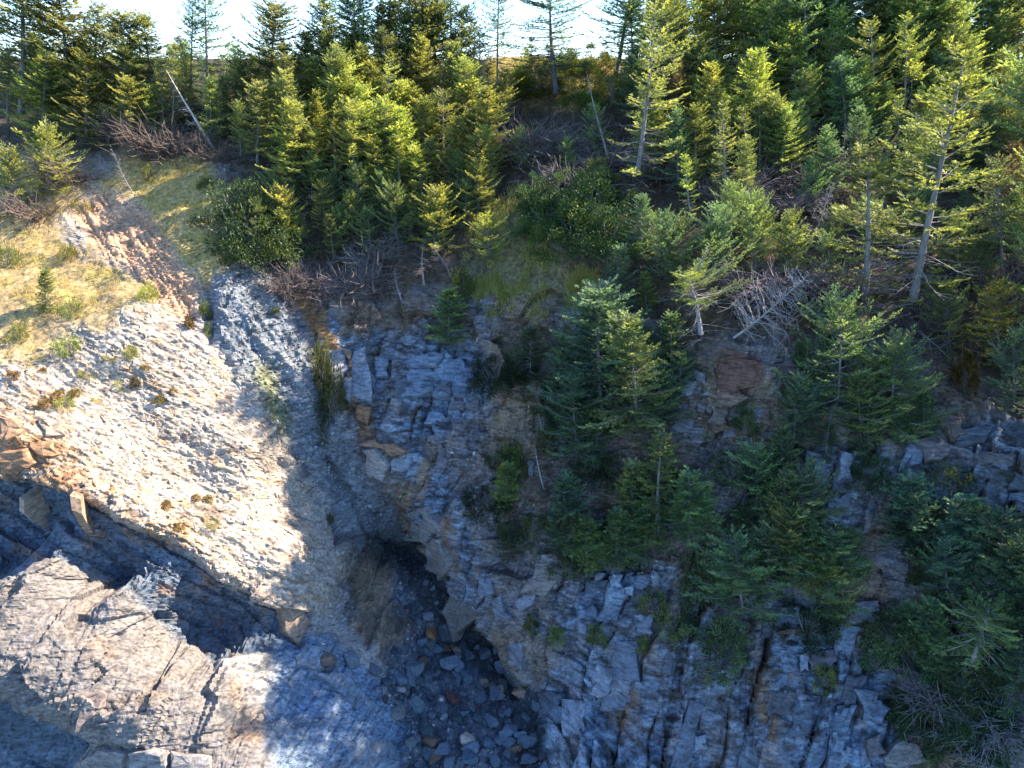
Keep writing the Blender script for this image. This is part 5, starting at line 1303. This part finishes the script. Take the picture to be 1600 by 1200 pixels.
for poly, push, c, lb in [
 ([(508, 547), (533, 543), (547, 573), (527, 600), (510, 580)], .35, PALE, None), ([(552, 550), (573, 547), (583, 587), (582, 630), (553, 620)], .42, PALE, None),
 ([(523, 602), (549, 588), (551, 630), (533, 622)], .35, PALE, None), ([(558, 632), (583, 632), (578, 662), (560, 653)], .42, OCH, 'ochre stained wedge under the pale blocks'),
 ([(584, 558), (606, 563), (604, 590), (586, 590)], .32, PALE, None), ([(572, 699), (587, 697), (613, 727), (600, 747), (577, 740)], .5, (.42, .42, .41), 'pale rounded block over the cleft'),
 ([(617, 713), (642, 710), (640, 733), (617, 735)], .35, PALE, None), ([(620, 594), (658, 582), (653, 630), (620, 627)], .12, DRK, None), ([(662, 570), (720, 560), (735, 600), (690, 625), (660, 610)], .12, SLT, None),
 ([(535, 545), (551, 549), (552, 586), (547, 572)], .25, OCH, None), ([(560, 690), (618, 690), (640, 707), (617, 711), (590, 697)], .4, OCH, None),
 ([(1063, 600), (1088, 597), (1083, 619), (1068, 622)], .4, PALE, None), ([(1087, 578), (1102, 585), (1100, 600), (1089, 594)], .35, PALE, None),
 ([(1125, 563), (1173, 560), (1180, 585), (1177, 607), (1122, 610), (1118, 585)], .3, (.17, .085, .06), 'big red brown block under the cliff edge'), ([(1205, 570), (1245, 565), (1248, 600), (1208, 605)], .25, (.15, .10, .085), None),
 ([(977, 720), (1003, 717), (1007, 740), (987, 742)], .4, DRK, None), ([(823, 720), (837, 723), (833, 748), (825, 744)], .4, SLT, None),
 ([(922, 1063), (934, 1030), (958, 1057), (952, 1087), (922, 1087)], .3, PALE, None), ([(959, 1058), (987, 1063), (980, 1084), (953, 1087)], .25, PALE, None),
 ([(957, 897), (973, 897), (967, 921), (952, 917)], .3, PALE, None), ([(931, 893), (944, 893), (940, 927), (923, 927)], .3, PALE, None), ([(973, 917), (991, 913), (990, 928), (973, 927)], .3, PALE, None), ([(1017, 890), (1030, 893), (1028, 914), (1016, 915)], .3, PALE, None),
 ([(810, 933), (837, 927), (834, 943), (813, 950)], .35, PALE, None), ([(838, 880), (880, 900), (850, 930), (815, 925)], .25, (.25, .21, .17), None), ([(1072, 1153), (1100, 1147), (1107, 1170), (1072, 1174)], .3, PALE, None),
 ([(990, 960), (1022, 958), (1020, 990), (992, 990)], .3, SLT, None), ([(866, 1090), (884, 1085), (880, 1130), (862, 1125)], .3, SLT, None), ([(882, 1095), (914, 1092), (912, 1145), (880, 1148)], .3, PALE, None),
 ([(1310, 707), (1332, 707), (1328, 753), (1308, 742)], .45, PALE, None), ([(1257, 707), (1290, 707), (1288, 741), (1260, 737)], .35, SLT, None), ([(1340, 730), (1373, 730), (1372, 751), (1340, 751)], .3, (.17, .145, .15), None), ([(1376, 732), (1398, 730), (1398, 755), (1376, 755)], .3, (.19, .165, .16), None),
 ([(1430, 690), (1455, 686), (1478, 692), (1482, 715), (1440, 724)], .7, BRN, 'brown overhanging block under the right cliff edge'), ([(1455, 640), (1500, 655), (1508, 680), (1480, 690), (1465, 665)], .5, BRN, None), ([(1415, 700), (1440, 690), (1436, 725), (1402, 738)], .4, SLT, None),
 ([(1217, 947), (1248, 947), (1250, 973), (1215, 972)], .35, SLT, None), ([(1208, 984), (1260, 984), (1260, 990), (1208, 990)], .4, OCH, None), ([(1276, 985), (1312, 985), (1312, 998), (1276, 999)], .35, SLT, None), ([(1265, 1022), (1300, 1012), (1308, 1030), (1296, 1046), (1266, 1045)], .25, (.2, .17, .15), None),
 ([(1333, 937), (1366, 937), (1366, 972), (1336, 974)], .3, SLT, None), ([(1250, 1020), (1262, 1016), (1261, 1048), (1250, 1048)], .35, PALE, None), ([(1325, 760), (1337, 760), (1337, 780), (1310, 776)], .3, PALE, None),
 ([(1350, 1155), (1372, 1147), (1380, 1175), (1358, 1186)], .35, BRN, None), ([(1378, 1180), (1400, 1155), (1425, 1160), (1440, 1185), (1400, 1205)], .4, (.26, .26, .24), 'pale rounded rock at the foot of the thicket'),
 ([(1330, 1075), (1365, 1080), (1372, 1125), (1350, 1135)], .25, SLT, None), ([(1355, 1090), (1385, 1105), (1378, 1130), (1362, 1128)], .3, SLT, None),
 ([(640, 800), (668, 790), (690, 830), (665, 850), (645, 838)], .3, (.30, .30, .29), None), ([(668, 850), (690, 840), (705, 880), (690, 905), (672, 880)], .3, (.27, .26, .24), None), ([(700, 925), (722, 915), (745, 960), (730, 985)], .3, (.25, .23, .2), None),
 ([(745, 900), (765, 890), (775, 925), (752, 935)], .25, SLT, None), ([(770, 935), (785, 925), (800, 960), (775, 970)], .25, SLT, None), ([(790, 1005), (815, 1000), (820, 1040), (795, 1035)], .25, SLT, None),
]:
    rock_piece('rock_block', CL, poly, push, c, M_wall, label=lb, own=.55, tilt=tuple(ro.normal(0, .12, 2)))
# the ledges of the left spur
for poly, push, c, tl, lb in [
 
 
 
 
 ([(0, 705), (40, 700), (60, 722), (30, 738), (0, 730)], .3, (.40, .20, .10), (0, 0), None), ([(0, 655), (25, 655), (40, 675), (15, 690), (0, 685)], .3, (.40, .21, .10), (0, 0), None),
 ([(45, 690), (80, 690), (95, 710), (60, 715)], .2, (.38, .22, .12), (0, 0), None), ([(60, 655), (95, 660), (100, 680), (70, 680)], .2, (.33, .25, .19), (0, 0), None),
 
 ([(430, 940), (470, 945), (482, 970), (466, 1010), (438, 985)], .2, (.42, .24, .10), (0, 0), 'orange stained block at the corner of the sunlit spur'), 
 ([(120, 1085), (165, 1080), (160, 1110), (125, 1140)], .25, (.30, .22, .19), (0, .2), None), 
 
 ([(130, 1190), (160, 1165), (200, 1172), (195, 1200), (140, 1210)], .3, (.36, .33, .31), (0, 0), None), ([(205, 1172), (260, 1172), (262, 1205), (205, 1205)], .3, (.33, .31, .30), (0, 0), None), ([(268, 1175), (330, 1180), (330, 1210), (268, 1205)], .3, (.36, .34, .33), (0, 0), None), 
 ([(490, 1050), (540, 1055), (600, 1110), (585, 1145), (540, 1090)], .1, (.2, .23, .26), (0, 0), None), 
 ([(540, 1160), (600, 1150), (640, 1190), (620, 1210), (545, 1205)], .03, (.20, .22, .24), (0, 0), None), ([(470, 1010), (520, 1010), (505, 1045), (460, 1040)], .25, (.22, .23, .24), (0, 0), None),
]:
    rock_piece('rock_slab', RS, poly, push, c, M_wall, label=lb, own=.55, tilt=tl)
# fins of harder beds standing out under the ledge
def fin(a, b, out, thick, col_, label=None):
    A, nA_, _ = ground(*a); B, nB_, _ = ground(*b)
    nv = unit(nA_ + nB_); t = np.array((.92, -.30, -.25)); t = unit(t - nv * (t @ nv)) * thick
    ax_ = B - A
    prof = [A - ax_ * .12 - nv * .25, A + nv * out * .8, A + ax_ * .30 + nv * out, A + ax_ * .62 + nv * out * .5, B + ax_ * .1 - nv * .25]
    prof = [q + ro.normal(0, .035, 3) for q in prof]
    L_ = [q - t for q in prof]; R_ = [q + t * ro.uniform(.7, 1.2) for q in prof]
    vv = np.array(L_ + R_); m = len(prof)
    f = [(i, i + 1, m + i + 1) for i in range(m - 1)] + [(i, m + i + 1, m + i) for i in range(m - 1)]
    f += [(0, i + 1, i) for i in range(1, m - 1)] + [(m, m + i, m + i + 1) for i in range(1, m - 1)]
    me = mesh_np('rock_fin', vv - A, f, M_wall, {'albedo': np.clip(np.array(col_)[None] * ro.uniform(.8, 1.2, (len(vv), 1)), .02, .6)})
    o = link('rock_fin', me, RS); o.location = A
    if label: o['label'] = label
for a, b, out, th, c, lb in [((56, 768), (74, 832), .75, .16, (.40, .31, .23), 'upright cream fin under the upper ledge'), ((122, 772), (138, 840), .85, .18, (.40, .28, .19), 'upright tan fin right of the cream one'),]:
    fin(a, b, out, th, c, lb)
# columns of the lower wall and of the ledges under the wood, bed by bed
def inside(poly, u, v):
    c = False
    for i in range(len(poly)):
        (x0, y0), (x1, y1) = poly[i], poly[i - 1]
        if (y0 > v) != (y1 > v) and u < (x1 - x0) * (v - y0) / (y1 - y0) + x0: c = not c
    return c
nblock = 0
for region, pw, ph, skip in [
 ([(865, 1060), (925, 1010), (1010, 1010), (1140, 1050), (1170, 960), (1205, 945), (1205, 1215), (850, 1215)], (26, 56), (40, 120), .68),
 ([(1205, 945), (1330, 990), (1350, 1060), (1345, 1215), (1205, 1215)], (20, 46), (24, 80), .6),
 ([(1215, 700), (1300, 700), (1400, 715), (1400, 760), (1330, 800), (1280, 830), (1230, 760)], (20, 38), (18, 36), .35),
 ([(1500, 660), (1640, 670), (1640, 790), (1560, 770), (1520, 720)], (26, 60), (14, 28), .35),
 ([(905, 890), (1050, 880), (1010, 960), (930, 990), (890, 960)], (18, 34), (18, 36), .5),
 ([(640, 560), (780, 560), (770, 640), (650, 660)], (26, 56), (14, 26), .5),
 ([(1050, 580), (1110, 560), (1120, 640), (1200, 640), (1200, 720), (1080, 720)], (20, 38), (14, 30), .5),
]:
    u0 = min(p[0] for p in region) - 120; v1 = max(p[1] for p in region)
    u = u0
    while u < max(p[0] for p in region) + 60:
        w_ = ro.uniform(*pw); v = v1 + ro.uniform(-20, 10)
        cpush = ro.uniform(-.08, .34)
        while v > min(p[1] for p in region) - 10:
            h_ = ro.uniform(*ph)
            cu = lambda vv: u + (v1 - vv) * .26
            mu, mv = cu(v - h_ / 2) + w_ / 2, v - h_ / 2
            if inside(region, mu, mv) and ro.random() > skip and nblock < 230 and mu < 1660:
                j = lambda: ro.uniform(-.08, .08) * w_
                poly = [(cu(v) + j(), v - 1 + j()), (cu(v) + w_ - 2 + j(), v - 1 + j()), (cu(v - h_) + w_ - 2 + j(), v - h_ + 1 + j()), (cu(v - h_) + j(), v - h_ + 1 + j())]
                cc = np.array(SLT) * ro.uniform(.75, 1.5)
                if ro.random() < .2: cc = np.array((.17, .125, .095)) * ro.uniform(.8, 1.2)
                if ro.random() < .2: cc = np.array(DRK)
                rock_piece('rock_block', CL, poly, cpush + ro.uniform(-.06, .06), cc, M_wall, depth=.45, own=.45, tilt=tuple(ro.normal(0, .08, 2)))
                nblock += 1
            v -= h_
        u += w_
# shingle flakes lying on the sunlit spur
ar = (np.linalg.norm(np.cross(V2[1:, :-1] - V2[:-1, :-1], V2[:-1, 1:] - V2[:-1, :-1]), axis=-1)).astype(np.float64)
vis = (U[:-1, :-1] > -60) & (U[:-1, :-1] < 1660) & (VV[:-1, :-1] > -20) & (VV[:-1, :-1] < 1240)
def sample(mask, n, rng):
    pr = (ar * mask[:-1, :-1] * vis).ravel(); pr /= pr.sum()
    k = rng.choice(len(pr), n, p=pr)
    i, j = np.divmod(k, NS - 1)
    fu, fv = rng.random((2, n, 1))
    return V2[i, j] + (V2[i + 1, j] - V2[i, j]) * fv + (V2[i, j + 1] - V2[i, j]) * fu, N0[i, j], i, j
wsc = Z_scree * (1 - Z_grassL)
P, Nn, ii, jj = sample(wsc, 3200, ro)
dip = np.array((.80, -.42, -.43))
tv, tf, tc, tn = [], [], [], 0
size = np.sort(0.04 + 0.15 * ro.random(3200) ** 3)[::-1]
size[:300] = np.clip(size[:300] * 1.15, .11, .26)
for q in range(3200):
    nv = unit(Nn[q] + ro.normal(0, .14, 3)); x = dip + ro.normal(0, .2, 3); x = unit(x - nv * (x @ nv)); y = np.cross(nv, x)
    r = size[q]
    Mx = np.stack([x * r, y * r * ro.uniform(.5, .9), nv * r * ro.uniform(.8, 1.5)], 1)
    base = np.array([(.50, .46, .42), (.40, .36, .32), (.30, .27, .25), (.42, .27, .15), (.56, .54, .52)][ro.choice(5, p=[.3, .25, .2, .13, .12])])
    base = base * .5 + colr[ii[q], jj[q]] * ro.uniform(.3, .6)
    rz = Z_rust[ii[q], jj[q]]
    if ro.random() < rz: base = np.array((.40, .22, .10)) * ro.uniform(.7, 1.2)
    me = FLAKE[q % 9]
    if q < 270:
        o = bpy.data.objects.new('stone', me); COL.objects.link(o); o.parent = RS
        M4 = Matrix([[*Mx[i], P[q][i] + nv[i] * r * .03] for i in range(3)] + [[0, 0, 0, 1]])
        o.matrix_world = M4; o.color = (*base, 1)
    else:
        if q < 280 or 'fl_v' not in globals():
            fl_v = []
            for m_ in FLAKE:
                m_.calc_loop_triangles()
                fl_v.append((np.array([v.co for v in m_.vertices]), np.array([t.vertices for t in m_.loop_triangles])))
        a, b = fl_v[q % 9]
        tv.append(a @ Mx.T + P[q] + nv * r * .03); tf.append(b + tn); tc.append(np.tile(base, (len(a), 1))); tn += len(a)
o = link('small_stones', mesh_np('small_stones', np.vstack(tv), np.vstack(tf), M_scree, {'albedo': np.vstack(tc)}), RS, kind='stuff')
# gravel and rubble in the cove, on the shaded scree and at the wall
wg = np.clip(Z_floor * 1.0 + Z_gully * .45 + wall * .10 * (1 - slate), 0, 1)
P, Nn, ii, jj = sample(wg, 9000, ro)
tv, tf, tc, tn = [], [], [], 0
for q in range(9000):
    nv = unit(Nn[q] + ro.normal(0, .4, 3)); x = ro.normal(0, 1, 3); x = unit(x - nv * (x @ nv)); y = np.cross(nv, x)
    r = .025 + .11 * ro.random() ** 3
    Mx = np.stack([x * r, y * r * ro.uniform(.7, 1.4), nv * r * ro.uniform(1, 2.5)], 1)
    a, b = fl_v[q % 9]
    base = np.clip(colr[ii[q], jj[q]] * ro.uniform(.6, 2.4), .03, .5)
    tv.append(a @ Mx.T + P[q] + nv * r * .2); tf.append(b + tn); tc.append(np.tile(base, (len(a), 1))); tn += len(a)
link('gravel', mesh_np('gravel', np.vstack(tv), np.vstack(tf), M_floor, {'albedo': np.vstack(tc)}), None, kind='stuff', label='loose gravel and rubble on the cove floor and shaded scree', category='gravel')

# ------------------------------------------------------------------ grass
def grass(name, mask, n, hgt, wdt, c0, c1, label, rng, droop=.5, clump=.25):
    m = bpy.data.materials.new(name); m.use_nodes = True; t = m.node_tree; t.nodes.remove(t.nodes['Principled BSDF'])
    at = nd(t, 'ShaderNodeAttribute', attribute_name='tint')
    d = nd(t, 'ShaderNodeBsdfDiffuse'); tr = nd(t, 'ShaderNodeBsdfTranslucent'); mx = nd(t, 'ShaderNodeMixShader'); mx.inputs[0].default_value = .35
    for x in (d, tr): t.links.new(at.outputs['Color'], x.inputs[0])
    t.links.new(d.outputs[0], mx.inputs[1]); t.links.new(tr.outputs[0], mx.inputs[2]); t.links.new(mx.outputs[0], t.nodes['Material Output'].inputs[0])
    per = 5
    P, Nn, ii, jj = sample(mask, n // per, rng)
    P = np.repeat(P, per, 0) + rng.normal(0, .06, (n // per * per, 3)) * np.array((1, 1, .2)); Nn = np.repeat(Nn, per, 0); N_ = len(P)
    d = unit(Nn * .5 + np.array((0, 0, .9)) + rng.normal(0, .38, (N_, 3)))
    L = (hgt * rng.uniform(.5, 1.3, N_) * np.repeat(rng.uniform(.35, 1.0, N_ // per) + 1.1 * (rng.random(N_ // per) < .12), per))[:, None]
    sd = unit(np.cross(d, rng.normal(0, 1, (N_, 3)))) * wdt
    tip = P + d * L + np.array((.15, -.25, -.5)) * droop * L * rng.random((N_, 1))
    tri = np.stack([P - sd, P + sd, tip], 1)
    f = np.clip(np.repeat(rng.random(N_ // per) * .7 + .3 * (fbm(P[::per, 0] * .8, P[::per, 1] * .8 + P[::per, 2], 5, 3) + .5), per), 0, 1)[:, None] + rng.normal(0, .06, (N_, 1))
    c = np.clip(np.array(c0) + (np.array(c1) - np.array(c0)) * f, .01, .7)
    v = tri.reshape(-1, 3)
    return link(name, mesh_np(name, v, np.arange(len(v)).reshape(-1, 3), m, {'tint': np.repeat(c, 3, 0)}), None, kind='stuff', label=label, category='grass')
gm = np.clip(Z_crest + Z_grassL * (.5 + nA) * 1.2 + Z_grassM * .8, 0, 1) * (1 - Z_red)
grass('yellow_grass', gm, 90000, .20, .016, (.66, .45, .19), (.50, .43, .11), 'sunlit yellow and green grass on the left slope', ro)
grass('green_grass', Z_grassG * np.clip(.45 + 1.8 * fbm(X * .9, Y * .9, 261, 3), 0, 1), 26000, .34, .016, (.66, .54, .22), (.36, .42, .10), 'long green grass in the grassy gap above the cliff', ro, .8)
grass('forest_undergrowth', Z_top * (1 - Z_grassG) * np.clip(.55 + nA, 0, 1), 80000, .26, .018, (.28, .20, .10), (.17, .18, .055), 'dry grass and low growth under the clifftop trees', ro)
vg = wall * (1 - slate) * np.clip(.35 + 1.6 * fbm(X * .45, Z * .45, 251, 3), 0, 1)
grass('dry_cliff_grass', vg, 90000, .24, .014, (.24, .185, .155), (.14, .12, .07), 'dry brown grass and heath growing over the cliff face', ro, 1.1)
